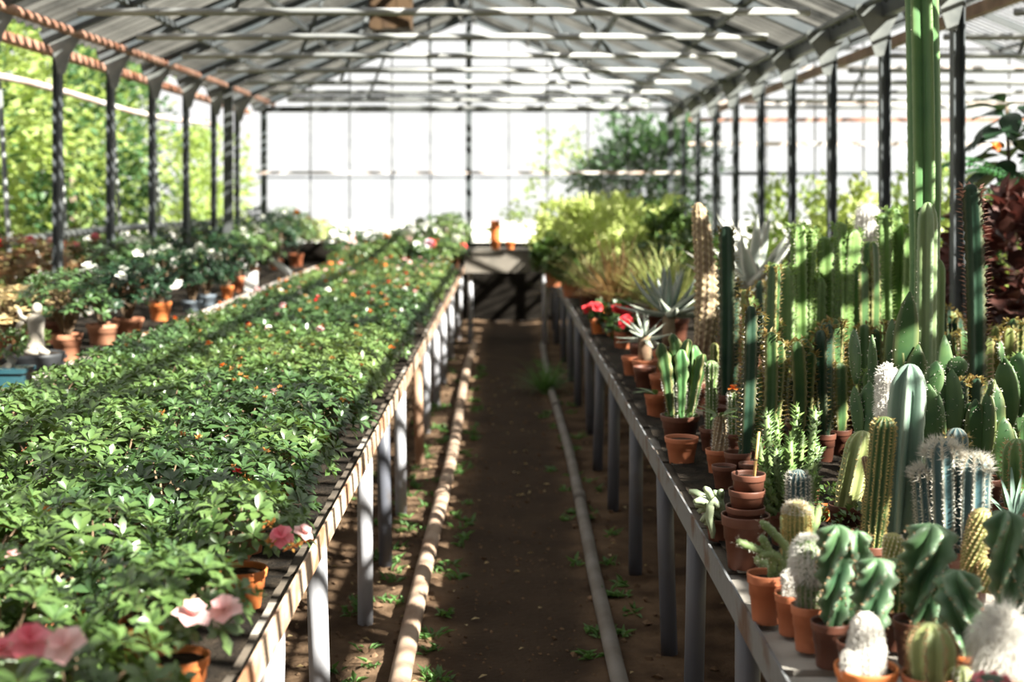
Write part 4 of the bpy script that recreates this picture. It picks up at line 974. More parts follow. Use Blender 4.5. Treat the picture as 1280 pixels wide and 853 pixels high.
# stack of pots
t,X,Y,S,pz=potted('flower_pot','large brown flower pot at the bottom of the pot stack by the bench edge','pot',932,711,.062,.135,mt_brownpot)
for k,(r,dz) in enumerate(((.050,.070),(.047,.112),(.043,.152))):
    q=thing('flower_pot',('brown pot nested in the large pot, lowest of the nested ones','brown pot nested second from the top of the pot stack','topmost brown pot of the stack with the bamboo stake')[k],'pot',(X+.004*k,Y+.004,BZ+.010+dz)); add_pot(q,r,.085,mt_brownpot,soil=(k==2))
q=thing('bamboo_stake','thin golden bamboo stake standing in the topmost stacked pot','stake',(X+.02,Y,BZ+.010+.152+.06)); b=MB(); b.tube([(0,0,0),(.006,0,.06),(.014,0,.13)],[.0042,.0038,.0034],8); b.build('cane',M('bamboo',(.55,.34,.12),(.66,.45,.18),scale=12),q)
b=MB(); b.tube([(.0058,0,.058),(.0062,0,.062)],.005,8); b.build('node',mt_twig,q)
# burro tail
t,X,Y,S,pz=potted('burro_tail_succulent','pale green finger succulent trailing over a brown pot at the bench edge','succulent',900,676,.043,.062,mt_brownpot)
for k,(tx,ty) in enumerate([(862,616),(865,622),(868,632),(872,640),(875,650),(882,614),(890,612),(899,610),(878,606),(885,625),(893,628),(872,626),(881,655)]):
    tip=at_px(t,X,Y,tx,ty); tip.y=R.uniform(-.05,.02); base=V(R.uniform(-.02,.01),R.uniform(-.02,.02),pz)
    mid=base.lerp(tip,.5)+V(0,0,.022); pts=[base,base.lerp(mid,.6)+V(0,0,.008),mid,mid.lerp(tip,.55)+V(0,0,.004),tip]
    b=MB(); b.tube(pts,[.008,.010,.0105,.010,.006],8); b.build('stem',C_sedum,t)
b=MB(); b.tube([at_px(t,X,Y,x,y,-.055) for x,y in ((899,634),(893,626),(888,632),(887,648),(891,664),(891,673))],[.010,.011,.011,.011,.009,.005],9); b.build('hanging_tail',C_sedum,t)

# ------------------------------------------------------------------ middle of the right bench
def trigona(label,px,py,stems,r=.045,h=.10,pm=mt_brownpot,mat=C_trig,bud=S_bud,rad=.028,nr=3,XY=None,bl=.020,group=None):
    t,X,Y,S,pz=potted('euphorbia',label,'cactus',px,py,r,h,pm,XY=XY,group=group)
    for k,(sx,sy) in enumerate(stems):
        dx=atx(sx,Y)-X; bx=max(-r*.6,min(r*.6,dx*.6)); H=atz(sy,Y)-BZ-.01-pz
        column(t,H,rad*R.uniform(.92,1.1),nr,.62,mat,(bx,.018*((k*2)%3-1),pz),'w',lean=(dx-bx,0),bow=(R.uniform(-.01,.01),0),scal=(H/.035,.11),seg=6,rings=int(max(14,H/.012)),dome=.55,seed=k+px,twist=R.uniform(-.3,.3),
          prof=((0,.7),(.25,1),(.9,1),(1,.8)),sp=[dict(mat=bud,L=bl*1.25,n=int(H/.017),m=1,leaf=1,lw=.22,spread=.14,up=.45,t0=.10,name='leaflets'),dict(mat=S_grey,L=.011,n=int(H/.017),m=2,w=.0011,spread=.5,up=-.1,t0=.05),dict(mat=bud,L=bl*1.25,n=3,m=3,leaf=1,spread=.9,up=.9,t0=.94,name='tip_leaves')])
    return t
trigona('tall dark euphorbia with orange edged ribs rising above the pot stack',922,604,[(936,382),(950,390)],mat=C_dark)
trigona('slim brown edged euphorbia right behind the tall dark one',955,588,[(963,414),(945,462),(974,426)])
trigona('pale green euphorbia with thick light ribs, second from the tall dark one',968,576,[(962,430),(980,452)],mat=C_trigy)
trigona('euphorbia with rust coloured tips standing above the knobbly bush',1000,580,[(995,426),(1006,424),(1015,440)])
trigona('dark three ribbed euphorbia above the right half of the knobbly bush',1029,578,[(1026,412),(1034,404),(1018,470)],mat=C_dark)
trigona('euphorbia with many orange leaflets left of the prickly pear',1049,572,[(1047,452),(1053,402),(1041,398)])
trigona('euphorbia with amber tips behind the prickly pear pads',1086,560,[(1080,405),(1095,412),(1088,440)])
trigona('pale amber tipped euphorbia behind the silver torch cactus',1112,556,[(1108,400),(1117,416),(1126,404)],mat=C_trigy)
# second row, brighter
trigona('dark spiny euphorbia left of the white agave',908,530,[(907,282),(916,350)],mat=C_dark,rad=.036,h=.12,r=.055)
trigona('bright green euphorbia with a tall forked pair below the agave',978,520,[(984,334),(970,330)],mat=C_bright,bl=.028,bud=S_budg,rad=.042,h=.12,r=.06)
trigona('bright green arching euphorbia right of the agave',1002,516,[(996,280),(1013,286)],mat=C_bright,bl=.028,bud=S_budg,rad=.040,h=.12,r=.06,nr=4)
trigona('bright green euphorbia with a light leaning stem mid back row',1022,512,[(1021,345),(1031,296)],mat=C_bright,bl=.028,bud=S_budg,rad=.042,h=.12,r=.06)
trigona('euphorbia pair with an orange tipped stem left of the white fuzzy head',1052,508,[(1048,277),(1050,342),(1066,286)],mat=C_bright,bl=.028,bud=S_budg,rad=.040,h=.12,r=.06)
trigona('dark green euphorbia beneath the white fuzzy head',1083,518,[(1075,330),(1090,302)],mat=C_trig,bud=S_budg,rad=.040,h=.12,r=.06)
trigona('tall scalloped euphorbia left of the giant column',1112,506,[(1105,268),(1118,260),(1130,280)],mat=C_bright,bl=.028,bud=S_budg,rad=.038,h=.12,r=.06,nr=4)
trigona('short brown edged euphorbia below the white agave',962,552,[(968,330),(972,400)],mat=C_trig,rad=.030,h=.10,r=.05)
trigona('small light euphorbia tucked left of the white agave pot',942,546,[(931,362)],mat=C_trigy,rad=.022,h=.10,r=.04)
# white fuzzy head
t,X,Y,S,pz=potted('silver_torch_cactus','column cactus with a round white fuzzy head in the back row','cactus',1085,490,.06,.12,mt_brownpot)
column(t,atz(258,Y)-BZ-pz,.055,18,.10,C_wool,(0,0,pz),'r',seg=4,rings=20,dome=1.0,sp=[dict(mat=S_wool,L=.024,n=110,m=2,w=.0011,hair=1,rand=1,name='wool',droop=.1)],prof=((0,.6),(.6,.8),(.85,1.05),(1,1)))
# giant column
t,X,Y,S,pz=potted('giant_column_cactus','giant green column cactus reaching up to the roof above all others','cactus',1150,566,.075,.16,mt_brownpot)
H=atz(-95,Y)-BZ-pz
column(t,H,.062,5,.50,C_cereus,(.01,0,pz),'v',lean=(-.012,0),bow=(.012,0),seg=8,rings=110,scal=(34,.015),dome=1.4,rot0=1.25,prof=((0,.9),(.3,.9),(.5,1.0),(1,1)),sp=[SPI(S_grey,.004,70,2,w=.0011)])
column(t,atz(172,Y)-BZ-pz-.28,.050,4,.55,C_cereus,(.02,.045,pz+.28),'v',seg=6,rings=90,scal=(24,.015),name='arm',rot0=.3)
column(t,atz(249,Y)-BZ-pz,.040,4,.55,C_cereusp,(-.0,-.06,pz-.02),'v',lean=(.01,0),seg=6,rings=80,scal=(20,.016),name='arm',rot0=.2,dome=2.0,sp=[SPI(S_grey,.004,40,2,w=.0011)])
column(t,atz(320,Y)-BZ-pz,.028,4,.55,C_cereusp,(.05,-.01,pz-.02),'v',lean=(.012,0),seg=6,rings=26,scal=(16,.014),name='arm',dome=2.0)
# dark spiny one at right
trigona('lone dark spiny euphorbia with pinkish leaflets before the red foliage',1222,566,[(1211,230)],mat=C_dark,bud=S_budp,rad=.040,h=.13,r=.07,bl=.026)
trigona('small rusty tipped euphorbia beside the lone dark one',1196,552,[(1201,412),(1190,418)],mat=C_trig,rad=.026)
trigona('low leafy euphorbia with amber tips at the right border',1240,548,[(1232,420),(1246,408),(1262,410)],mat=C_trigy,rad=.026)
trigona('low green euphorbia behind the right prickly pears',1270,540,[(1266,398),(1278,402)],mat=C_trig,rad=.028)
# prickly pears
def pad_mesh(L,W,T,seed,bump=1):
    key=(L,W,T,seed); rr=random.Random(seed); b=MB(); nu,nv=12,9; rs=[]
    for i in range(nv+1):
        t=i/nv; w=W/2*max(.0,math.sin(PI*min(.985,.06+.94*t**1.0)))**.62*(.75+.35*t); row=[]
        if i==nv: w*=.5
        for j in range(nu):
            a=2*PI*j/nu; row.append(b.vert((w*math.cos(a),T/2*math.sin(a)*(w/(W/2))**.5,L*t),max(0,abs(math.cos(a))-.6)))
        rs.append(row)
    for A,B in zip(rs,rs[1:]):
        for j in range(nu): b.face(A[j],A[(j+1)%nu],B[(j+1)%nu],B[j])
    b.face(*rs[0][::-1]); b.face(*rs[-1])
    s=MB()
    for k in range(46):
        t=rr.uniform(.1,.97); w=W/2*math.sin(PI*min(.985,.06+.94*t))**.62*(.75+.35*t); u=rr.uniform(-1,1) if k%3 else rr.choice([-1,1]); sy=rr.choice([-1,1])
        y=sy*T/2*math.sqrt(max(0,1-u*u))*(w/(W/2))**.5; p=V(w*u,y,L*t)
        for _ in range(3): s.spike(p,(V(u*.6,sy*.8*math.sqrt(max(.02,1-u*u)),.15)+rdir(rr)*.4).normalized(),.006,.0009)
    return b,s
def opuntia(label,px,py,pads,mat=C_pad,r=.05,h=.1,pm=mt_brownpot):
    t,X,Y,S,pz=potted('prickly_pear',label,'cactus',px,py,r,h,pm)
    for k,(bx,by,tx,ty,w,yaw,dy) in enumerate(pads):
        A=at_px(t,X,Y,bx,by); A.y=dy; B=at_px(t,X,Y,tx,ty); B.y=dy+R.uniform(-.01,.01)
        if by is None: pass
        d=B-A; b,s=pad_mesh(d.length,w*S,.018,k+px)
        q=d.to_track_quat('Z','Y').to_matrix()@Matrix.Rotation(yaw,3,'Z')
        o=b.build('pad',mat,t,A,rot=q.to_euler()); so=s.build('spines',S_white,o,smooth=False); so['kind']='stuff'
    return t
opuntia('prickly pear with a pale dusty upright pad left of the silver torch cactus',1086,640,[(1084,640,1080,560,34,.3,0),(1080,566,1088,478,40,.5,0),(1070,480,1068,412,28,.2,0),(1076,552,1070,484,22,1.2,.01),(1090,560,1102,492,36,.9,-.02),(1092,610,1096,545,40,.2,.03),(1095,510,1094,420,18,1.3,.03)])
opuntia('dark thin padded prickly pear left of the giant column base',1132,600,[(1130,600,1126,500,40,.4,0),(1126,505,1138,365,34,1.25,0),(1124,510,1118,400,32,1.1,.02),(1134,560,1146,430,36,1.2,-.02)],mat=C_trig)
opuntia('prickly pear with a pinkish white scarred pad behind the glaucous column',1170,640,[(1168,640,1166,560,42,.3,0),(1164,565,1160,480,36,.4,0),(1166,500,1172,452,26,1.2,.01),(1176,552,1170,492,26,.2,-.03)],mat=C_pad)
opuntia('upright ragged prickly pear in the middle of the right side',1198,630,[(1196,630,1194,540,46,.2,0),(1194,548,1190,462,42,.3,0),(1188,545,1184,420,26,1.1,.03),(1202,545,1210,502,36,.6,-.02),(1196,470,1200,446,26,.3,0)],mat=C_pad)
opuntia('dark dense prickly pear left of the spiny green torch',1232,640,[(1228,640,1226,570,44,.3,0),(1224,580,1222,500,30,.8,.02),(1232,580,1236,488,36,.5,0),(1240,570,1246,480,34,.9,.01),(1236,495,1242,474,30,.3,0),(1250,600,1252,520,32,1.0,-.02)],mat=C_trig)
opuntia('pale dusty prickly pear with a torn pad at the right border',1268,600,[(1264,600,1262,530,40,.4,0),(1262,535,1256,448,46,.3,0),(1268,520,1272,440,44,.5,-.02),(1254,455,1252,428,30,.4,.01),(1276,540,1276,470,34,.9,.02)],mat=C_pad)
opuntia('small prickly pear between the white agave and the knobbly bush',1012,640,[(1012,640,1012,585,30,.3,0)],mat=C_trig,r=.03,h=.07)
# green torch right
t,X,Y,S,pz=potted('torch_cactus','bright green spiny torch cactus behind the blue grassy leaves','cactus',1272,680,.05,.1,mt_brownpot)
column(t,atz(553,Y)-BZ-pz,.040,8,.3,C_green,(0,0,pz),'v',seg=6,rings=18,dome=1.2,sp=[SPI(S_brown,.016,14,5,w=.0011)])
# blue grassy leaves
t,X,Y,S,pz=potted('blue_grass_agave','narrow leafed blue-green agave at the right border','succulent',1268,700,.05,.09,mt_brownpot)
for k in range(26):
    a=k*2.4; el=R.uniform(.15,1.1); d=V(math.cos(a)*math.cos(el),math.sin(a)*math.cos(el),math.sin(el))
    b=MB(); b.leaf((0,0,0),d,V(-d.x*.5,-d.y*.5,1).normalized(),R.uniform(.14,.21),.013,.22,.22,4,wide=.35); b.build('leaf',C_bluegreen,t,(0,0,pz+.005))
# ------------------------------------------------------------------ rosettes
def fleshy_leaf(L,W,T,curve,teeth=True,seed=0):
    b=MB(); n=10; rs=[]; 
    for i in range(n+1):
        t=i/n; w=W/2*(1-t**1.6)*(.75+.6*t if t<.4 else .99)+.0006; th=T/2*(1-t**1.2)+.0005; z=curve*L*t*t; x=L*(t-.10*abs(curve)*t*t)
        rs.append([b.vert((x,-w,z+w*.55),1),b.vert((x,0,z+th*.35),0),b.vert((x,w,z+w*.55),1),b.vert((x,w*.5,z-th*.7),0),b.vert((x,0,z-th),0),b.vert((x,-w*.5,z-th*.7),0)])
    for A,B in zip(rs,rs[1:]):
        for j in range(6): b.face(A[j],B[j],B[(j+1)%6],A[(j+1)%6])
    b.face(*rs[-1])
    if teeth:
        for i in range(1,n):
            for k in (0,2):
                for u in (0,.5):
                    p=Vector(b.v[rs[i][k]]).lerp(Vector(b.v[rs[i+1][k]]),u); b.spike(p,V(.3,-1 if k==0 else 1,.2).normalized(),.007,.0022,1)
    return b
def rosette(t,n,L,W,mat,z,el0,el1,curve,seed,T=.02):
    rr=random.Random(seed)
    ms=[fleshy_leaf(L,W,T,curve*c).mesh('leaf',mat) for c in (.7,1,1.4)]
    for k in range(n):
        u=k/(n-1); e=lerp(el0,el1,u)+rr.uniform(-.1,.1); a=2.39996*k+rr.uniform(-.2,.2)
        inst('leaf',rr.choice(ms),t,(.012*math.cos(a),.012*math.sin(a),z+.03*u),rot=Matrix.Rotation(a,3,'Z').to_quaternion().to_matrix().to_4x4().to_3x3().__matmul__(Matrix.Rotation(-e,3,'Y')).to_euler(),scale=lerp(1.0,.72,u)*rr.uniform(.85,1.1))
def rosette_plant(name,label,px,Y,zc,n,L,W,mat,el0,el1,curve,seed,pr,ph,pm):
    X=atx(px,Y); z0=BZ+.010; t=thing(name,label,'succulent',(X,Y,z0),0)
    add_pot(t,pr,ph,pm)
    zz=max(ph*.9,zc-z0)
    if zz>ph: b=MB(); b.tube([(0,0,ph*.8),(0,0,zz+.02)],[.035,.03],8); b.build('trunk',C_brown,t)
    rosette(t,n,L,W,mat,zz,el0,el1,curve,seed)
    return t
rosette_plant('agave','large pale grey agave with stiff pointed leaves before the right steel posts',942,7.4,atz(362,7.4),19,.54,.12,C_aloew,.05,1.25,.12,3,.12,.26,mt_clay)
rosette_plant('aloe','blue-grey aloe with long arching toothed leaves beside the corky column',836,6.9,atz(395,6.9),24,.32,.066,C_aloe,-.15,1.25,.25,5,.085,.14,mt_terra)
rosette_plant('aloe','smaller grey aloe half hidden left of the white agave',905,7.2,atz(385,7.2),15,.26,.06,C_aloe,-.2,1.2,.2,8,.075,.14,mt_terra)
rosette_plant('aloe','thin leafed aloe on the bench edge below the long blue-grey aloe',806,6.7,atz(425,6.7),16,.17,.024,C_aloe,-.4,1.0,.1,9,.065,.12,mt_terra)
# corky column
t,X,Y,S,pz=potted('corky_column_cactus','old tan corky column cactus with bristly scales beside the blue-grey aloe','cactus',876,512,.07,.12,mt_brownpot)
column(t,atz(256,Y)-BZ-pz,.049,10,.14,C_brown,(0,0,pz),'s',twist=1.2,lean=(-.012,0),bow=(.03,0),seg=4,rings=120,scal=(26,.16),dome=1.0,sp=[SPI(S_yellow,.011,38,2,w=.0012,spread=.6)],prof=((0,.85),(.5,1),(.8,.85),(1,.62)))
# ------------------------------------------------------------------ pots by the bench edge
t,X,Y,S,pz=potted('flower_pot','sunlit terracotta pot of bare soil at the edge of the cactus bench','pot',852,580,.060,.092,mt_terra)
t,X,Y,S,pz=potted('pachypodium','spiny stemmed plant topped by a tuft of long narrow leaves','succulent',898,594,.044,.085,mt_terra)
column(t,atz(520,Y)-BZ-pz,.026,10,.15,C_brown,(.005,0,pz),'s',twist=1,seg=4,rings=18,scal=(8,.1),sp=[SPI(S_white,.014,12,3,w=.0008)],prof=((0,1),(.5,.9),(1,.6)))
for k in range(11):
    a=k*2.4; el=R.uniform(.1,.9); d=V(math.cos(a)*math.cos(el),math.sin(a)*math.cos(el)-.2,math.sin(el)).normalized(); b=MB(); b.leaf((0,0,0),d,V(0,0,1),R.uniform(.09,.13),.018,.3,.12,3); b.build('leaf',L_mid,t,(.005,0,atz(522,Y)-BZ-.01))
t,X,Y,S,pz=potted('ribbed_cactus','small green ribbed cactus head on a dark bristly stem by the pot row','cactus',889,566,.045,.09,mt_brownpot)
column(t,atz(454,Y)-BZ-pz,.026,10,.25,C_green,(0,0,pz),'v',seg=4,rings=22,sp=[SPI(S_white,.008,20,4,w=.0009)],prof=((0,.8),(.7,.8),(.9,1.05),(1,1)))
t,X,Y,S,pz=potted('flowering_cactus','thin bristly cactus carrying one orange flower near the dark euphorbia','cactus',917,572,.04,.085,mt_brownpot)
st=column(t,atz(492,Y)-BZ-pz,.020,9,.2,C_green,(0,0,pz),'r',seg=4,rings=16,sp=[SPI(S_white,.012,18,5,w=.0009)])
inst('flower',FL['orange'][0],t,(0,0,atz(490,Y)-BZ),scale=.7)
t,X,Y,S,pz=potted('flower_pot','dark brown pot standing behind the spiny stemmed plant','pot',905,612,.040,.075,mt_brownpot)
t,X,Y,S,pz=potted('flower_pot','second dark brown pot below the thin orange flowered cactus','pot',937,611,.036,.08,mt_brownpot)
t,X,Y,S,pz=potted('epiphyllum','many stemmed leafy cactus with flat wavy green stems in a wide brown pot','cactus',850,556,.075,.11,mt_brownpot)
for k,(sx,sy) in enumerate([(825,428),(834,440),(842,418),(851,436),(860,424),(868,432),(878,442),(846,455),(858,462)]):
    dx=atx(sx,Y)-X; H=atz(sy,Y)-BZ-.01-pz
    column(t,H,.026,3,.66,C_cereus if k%2 else C_trig,(dx*.45,.02*(k%3-1),pz),'w',lean=(dx*.55,0),bow=(R.uniform(-.02,.02),0),scal=(H/.05,.14),seg=6,rings=26,seed=k,prof=((0,.5),(.35,.75),(.8,1.15),(1,.9)),sp=[SPI(S_white,.009,16,3,w=.0009,t1=.55)])
inst('moss',bush_mesh('moss',L_mid,.06,.06,.02,120,.016,.012,91),t,(0,-.01,pz+.01),kind='stuff')
t,X,Y,S,pz=potted('spineless_cactus','slim pale cactus rising behind the many stemmed leafy cactus','cactus',893,540,.05,.1,mt_brownpot)
column(t,atz(432,Y)-BZ-pz,.018,6,.35,C_trigy,(0,0,pz),'v',seg=6,rings=18,sp=[SPI(S_white,.006,16,2,w=.0009)])
t,X,Y,S,pz=potted('flower_pot','terracotta pot with a small leafy sprout left of the many stemmed cactus','pot',820,522,.050,.10,mt_terra)
for k in range(5):
    a=2.2+k*.6; d=V(math.cos(a),math.sin(a)*.5,.4).normalized(); b=MB(); b.leaf((0,0,0),d,V(0,0,1),.10,.028,.3,.1,3); b.build('leaf',L_mid,t,(0,0,.09))
for lab,px,py,r,h,mt in (('brown pot at the bench edge below the thin leafed aloe',806,486,.055,.105,mt_brownpot),('terracotta pot half in shade behind the small sprout pot',826,496,.055,.10,mt_terra),('orange pot at the bench edge under the red flowers',790,470,.055,.10,mt_terra),('dark pot behind the orange pot at the bench edge',800,458,.06,.12,mt_brownpot)):
    t,X,Y,S,pz=potted('flower_pot',lab,'pot',px,py,r,h,mt)
# ------------------------------------------------------------------ red flowers, grasses, lime shrubs, far right bench
def leafy(name,label,px,Y,top,mat,rx,n,L,W,pr,ph,pm,kinds=(),group=None,rz_=None,clump=14,seed=None,nl=1,z0=BZ):
    X=atx(px,Y); t=thing(name,label,'potted plant',(X,Y,z0+.010),0,group); add_pot(t,pr,ph,pm)
    hh=max(.1,atz(top,Y)-z0-ph); seed=seed or int(px*3+Y*10)
    rz2=hh*.52
    inst('foliage',bush_mesh('foliage',mat,rx,rx,rz2,n,L,W,seed,nl,clump=clump),t,(0,0,ph+hh*.5),kind='stuff')
    inst('stem',branches('stem',6,rx*.7,rx*.7,hh*.8,ph*.8,seed,.008),t)
    for q,kd in enumerate(kinds):
        a=R.uniform(3.4,5.9); inst('flower',R.choice(FL[kd]),t,(rx*.9*math.cos(a),rx*.9*math.sin(a),ph+hh*R.uniform(.5,1.0)),rot=(.9,0,R.uniform(-1,1)),scale=1.2)
    return t
leafy('red_flowering_plant','dark leafed plant with bright red blooms near the bench edge',768,8.9,382,L_dark,.13,220,.055,.03,.065,.11,mt_terra,['red']*6)
leafy('red_flowering_plant','small red flowering plant in an orange pot at the bench edge',748,9.0,402,L_dark,.09,140,.05,.028,.055,.10,mt_terra_or,['red','red','orange'])
leafy('red_flowering_plant','low plant with two red blooms below the blue-grey aloe',778,8.2,420,L_dark,.10,140,.05,.028,.06,.10,mt_terra,['red','red'])
def grass_clump(name,label,px,Y,L,n,mat,z0,spread,pot=True,w=.011):
    X=atx(px,Y); t=thing(name,label,'ornamental grass' if pot else 'grass',(X,Y,z0),0)
    if pot: add_pot(t,.085,.15,mt_brownpot)
    b=MB(); rr=random.Random(int(px)); zz=.14 if pot else 0
    for k in range(n):
        a=rr.uniform(0,6.28); el=rr.uniform(.45,1.5); d=V(math.cos(a)*math.cos(el),math.sin(a)*math.cos(el),math.sin(el)); q=V(math.cos(a),math.sin(a),0)*rr.uniform(0,.05)
        b.leaf((q.x,q.y,zz),d,(V(0,0,1)-d*d.z+V(.001,0,0)).normalized(),L*rr.uniform(.55,1.1),w,spread*rr.uniform(.3,1.3),.1,4,wide=.35)
    o=b.build('blades',mat,t); o['kind']='stuff'; return t
grass_clump('bronze_grass','bronze and green ornamental grass arching over the bench edge',770,9.6,.55,260,L_bronze,BZ+.01,.35)
grass_clump('ornamental_grass','tall yellow-green ornamental grass behind the aloe',822,9.4,.55,240,L_grass,BZ+.01,.25)
grass_clump('ornamental_grass','straw coloured grass tuft left of the corky column',845,8.6,.50,200,L_grass,BZ+.01,.25)
grass_clump('bronze_grass','pale straw grass drooping over the far bench edge',735,11.2,.45,200,L_grass,BZ+.01,.45)
grass_clump('grass_tuft','soft green grass tuft growing beside the pipe at the path edge',682,11.6,.34,240,L_weed,-.01,.5,pot=False,w=.007)
for k,(px,Y,top,rx,mat,lab) in enumerate([
 (700,15.6,258,.34,L_lime,'lime green bushy plant at the far end of the cactus bench'),
 (692,13.6,300,.20,L_mid,'low fresh green plant at the far bench edge'),
 (720,14.2,256,.36,L_lime,'lime green bushy plant, second from the far end of the bench'),
 (742,12.6,262,.34,L_lime,'pale lime bushy plant behind the drooping straw grass'),
 (715,12.2,318,.18,L_mid,'small leafy plant below the lime bushes at the bench edge'),
 (765,13.4,252,.38,L_lime,'tall pale lime bush before the leafy gable corner'),
 (790,12.0,258,.36,L_lime,'pale lime bush behind the bronze grass'),
 (812,13.2,248,.38,L_lime,'tall lime bush below the leafy gable corner'),
 (838,11.6,262,.32,L_mid,'fresh green bush right of the lime bushes'),
 (858,10.6,272,.28,L_mid,'fresh green bush behind the corky column'),
 (735,16.4,252,.34,L_mid,'fresh green bush at the gable wall'),
 (780,16.2,250,.36,L_lime,'lime bush against the gable wall'),
 (830,15.0,250,.36,L_mid,'fresh green bush by the dark corner post')]):
    leafy('lime_bush',lab,px,Y,top,mat,rx,1500,.085,.036,.10,.16,mt_terra,seed=300+k,clump=34)
# the leafy creeper behind the right half of the gable
def tree(name,label,X,Y,zc,rx,ry,rz,mat,n,L,W,seed,trunk=True,clump=60,group=None,leafmat2=None,cat='tree'):
    t=thing(name,label,cat,(X,Y,-.03),0,group)
    inst('foliage',bush_mesh('foliage',mat,rx,ry,rz,n,L,W,seed,clump=clump),t,(0,0,zc),kind='stuff')
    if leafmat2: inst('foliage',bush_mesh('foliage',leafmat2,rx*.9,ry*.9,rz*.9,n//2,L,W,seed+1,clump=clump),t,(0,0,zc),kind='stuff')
    b=MB(); b.tube([(0,0,0),(.05,0,zc*.5),(0,.05,zc)],[.09,.07,.04],7); b.build('trunk',mt_bark,t)
    inst('branch',branches('branch',9,rx*.7,ry*.7,rz,zc*.5,seed,.03,mt_bark),t)
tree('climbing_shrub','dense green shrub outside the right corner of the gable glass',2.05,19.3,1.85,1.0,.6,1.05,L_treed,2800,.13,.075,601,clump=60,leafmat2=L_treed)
tree('slender_shrub','thin leafed shrub with sparse twigs outside the middle of the gable',.85,19.6,1.6,.85,.5,1.0,L_tree,420,.11,.06,602,clump=40)
tree('slender_shrub','low sparse shrub outside the gable behind the pot stack',.25,19.2,.95,.5,.4,.7,L_tree,240,.10,.055,603,clump=26)
# trees along the left side
for k,(X,Y,zc,rx,ry,rz,mat,m2,lab) in enumerate([
 (-5.4,12.4,2.2,1.1,1.5,1.9,L_tree,L_treed,'sunlit leafy tree at the left border beyond the steel posts'),
 (-5.6,14.8,2.4,1.1,1.5,1.9,L_tree,L_treed,'sunlit leafy tree behind the first steel post'),
 (-5.5,17.2,2.2,1.0,1.4,1.8,L_treed,L_tree,'darker leafy tree beyond the second and third posts'),
 (-5.7,19.6,2.3,1.0,1.4,1.8,L_tree,L_treed,'bright leafy tree near the left end of the gable'),
 (-7.2,16.0,3.2,1.6,2.0,2.2,L_tree,None,'tall pale tree rising behind the row of leafy trees'),
 (-7.6,20.6,3.0,1.6,2.0,2.2,L_tree,L_treed,'tall tree far behind the left gable end'),
 (-4.9,22.5,1.6,.7,1.0,1.2,L_tree,None,'small bright tree visible between the left corner posts')]):
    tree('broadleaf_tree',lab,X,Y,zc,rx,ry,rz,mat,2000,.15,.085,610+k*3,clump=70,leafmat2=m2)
# plants in the next bay
for k,(X,Y,top,rx,mat,lab) in enumerate([
 (3.1,12.4,225,.55,L_lime,'sunlit lime bush in the next bay behind the agave'),
 (3.6,11.0,230,.6,L_tree,'bright leafy bush in the next bay behind the fuzzy head'),
 (4.2,13.2,205,.8,L_tree,'tall bright bush in the next bay, mid distance'),
 (3.3,9.6,245,.5,L_lime,'lime bush in the next bay left of the giant column'),
 (4.4,10.2,215,.7,L_tree,'bright bush in the next bay right of the giant column'),
 (5.2,12.0,200,.8,L_treed,'darker bush deep in the next bay'),
 (3.2,15.4,215,.6,L_tree,'bush near the far gable of the next bay')]):
    zc=(atz(top,Y))*.52
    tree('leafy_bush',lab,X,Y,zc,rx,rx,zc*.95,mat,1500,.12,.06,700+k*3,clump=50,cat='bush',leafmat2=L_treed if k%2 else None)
# red coleus
for k,(px,Y,top) in enumerate([(1258,7.2,252),(1236,7.8,282)]):
    t=leafy('coleus',('big dark red and maroon leafed plant at the right border','second maroon leafed plant left of the big one')[k],px,Y,top,L_coleus,(.30,.24)[k],(420,260)[k],.13,.09,.09,.16,mt_clay,seed=820+k,nl=2,clump=0)
# glossy big leaved plant
X=atx(1262,8.5); t=thing('rubber_plant','glossy dark big leafed plant under the roof at the right border','potted plant',(X,8.5,BZ+.01)); add_pot(t,.11,.22,mt_clay)
b=MB(); b.tube([(0,0,.18),(.02,0,.6),(-.02,0,1.48)],[.018,.015,.010],7); b.build('trunk',mt_bark,t)
lm=[]
for s in range(3):
    b=MB(); b.leaf((0,0,0),V(1,0,0),V(0,0,1),.28,.14,.25+.1*s,.12,5); lm.append(b.mesh('leaf',L_deep))
for k in range(34):
    a=2.4*k; z=lerp(1.05,1.52,k/34); e=R.uniform(-.5,.5)
    inst('leaf',R.choice(lm),t,(.05*math.cos(a),.05*math.sin(a),z),rot=(R.uniform(-.4,.4),-e,a),scale=R.uniform(.8,1.15))
inst('flower',FL['orange'][0],t,(-.16,-.22,1.22),rot=(1.2,0,0),scale=1.0)
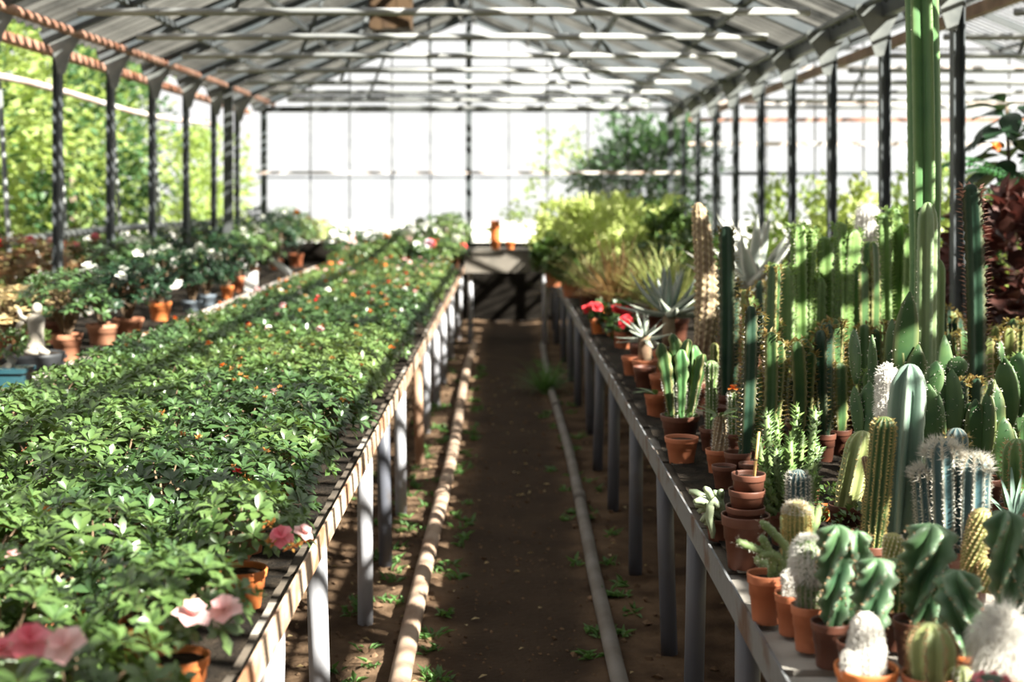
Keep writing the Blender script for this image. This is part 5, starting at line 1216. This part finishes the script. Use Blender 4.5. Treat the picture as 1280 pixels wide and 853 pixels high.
# fern
X=atx(1282,7.75); t=thing('fern','green fern with long drooping fronds above the maroon leaves','potted plant',(X,7.75,BZ+.01)); add_pot(t,.09,.30,mt_clay)
b=MB(); b.tube([(0,0,.25),(0,0,.96)],[.03,.025],7); b.build('trunk',mt_bark,t)
for k in range(13):
    a=k*2.4+.3; b=MB(); pts=[]
    for i in range(15):
        u=i/14; pts.append(V(.62*u*math.cos(a),.62*u*math.sin(a),(.16+.10*math.sin(a*3))*math.sin(u*2.4)-(.16+.08*math.cos(a*5))*u*u))
    b.tube(pts,[.003*(1-u/16) for u in range(15)],4,False)
    side=V(-math.sin(a),math.cos(a),0)
    for i in range(1,15):
        for s in (-1,1):
            for uu in (0,.5):
                p=pts[i-1].lerp(pts[i],uu); d=(side*s+(pts[i]-pts[i-1]).normalized()*.5+V(0,0,-.15)).normalized(); b.leaf(p,d,V(0,0,1),.085*math.sin(PI*min(1,(i+uu)/15*.9+.12)),.016,.2,.05,1)
    b.build('frond',L_fern,t,(0,0,.96))

# smaller euphorbias filling the gaps between the larger cacti
fill=[]
for k in range(22):
    Y=lerp(4.3,7.2,((k*7)%22)/21); X=R.uniform(.95 if Y<5 else 1.05,2.1)
    px=CX+F*X/Y
    if px>1290: X=R.uniform(.9,.372*Y); px=CX+F*X/Y
    for _try in range(400):
        if all(math.hypot(X-a,Y-b)>r_+.047 for a,b,r_,_l in REG+[(f_[2],f_[3],.045,'') for f_ in fill]): break
        Y=R.uniform(4.2,7.2); X=R.uniform(.9,min(2.1,.372*Y)); px=CX+F*X/Y
    z=R.uniform(1.0,1.22)+.03*(Y-4.3); sy=CY-F*(z-EYE)/Y
    fill.append((px,k,X,Y,sy))
for n_,(px,k,X,Y,sy) in enumerate(sorted(fill)):
    trigona('%s small euphorbia from the left among those filling gaps, with %s leaflets'%(ordinal(n_+1),('green','amber')[k%2]),px,0,[(px+R.uniform(-14,14),sy+R.uniform(-8,14)) for _ in range(3)],mat=(C_trig,C_trigy,C_bright,C_dark)[k%4] if k%2 else (C_trig,C_bright)[k%4//2],bud=(S_budg,S_bud)[k%2],rad=.026,XY=(X,Y),group='small euphorbias filling the gaps of the cactus bench')
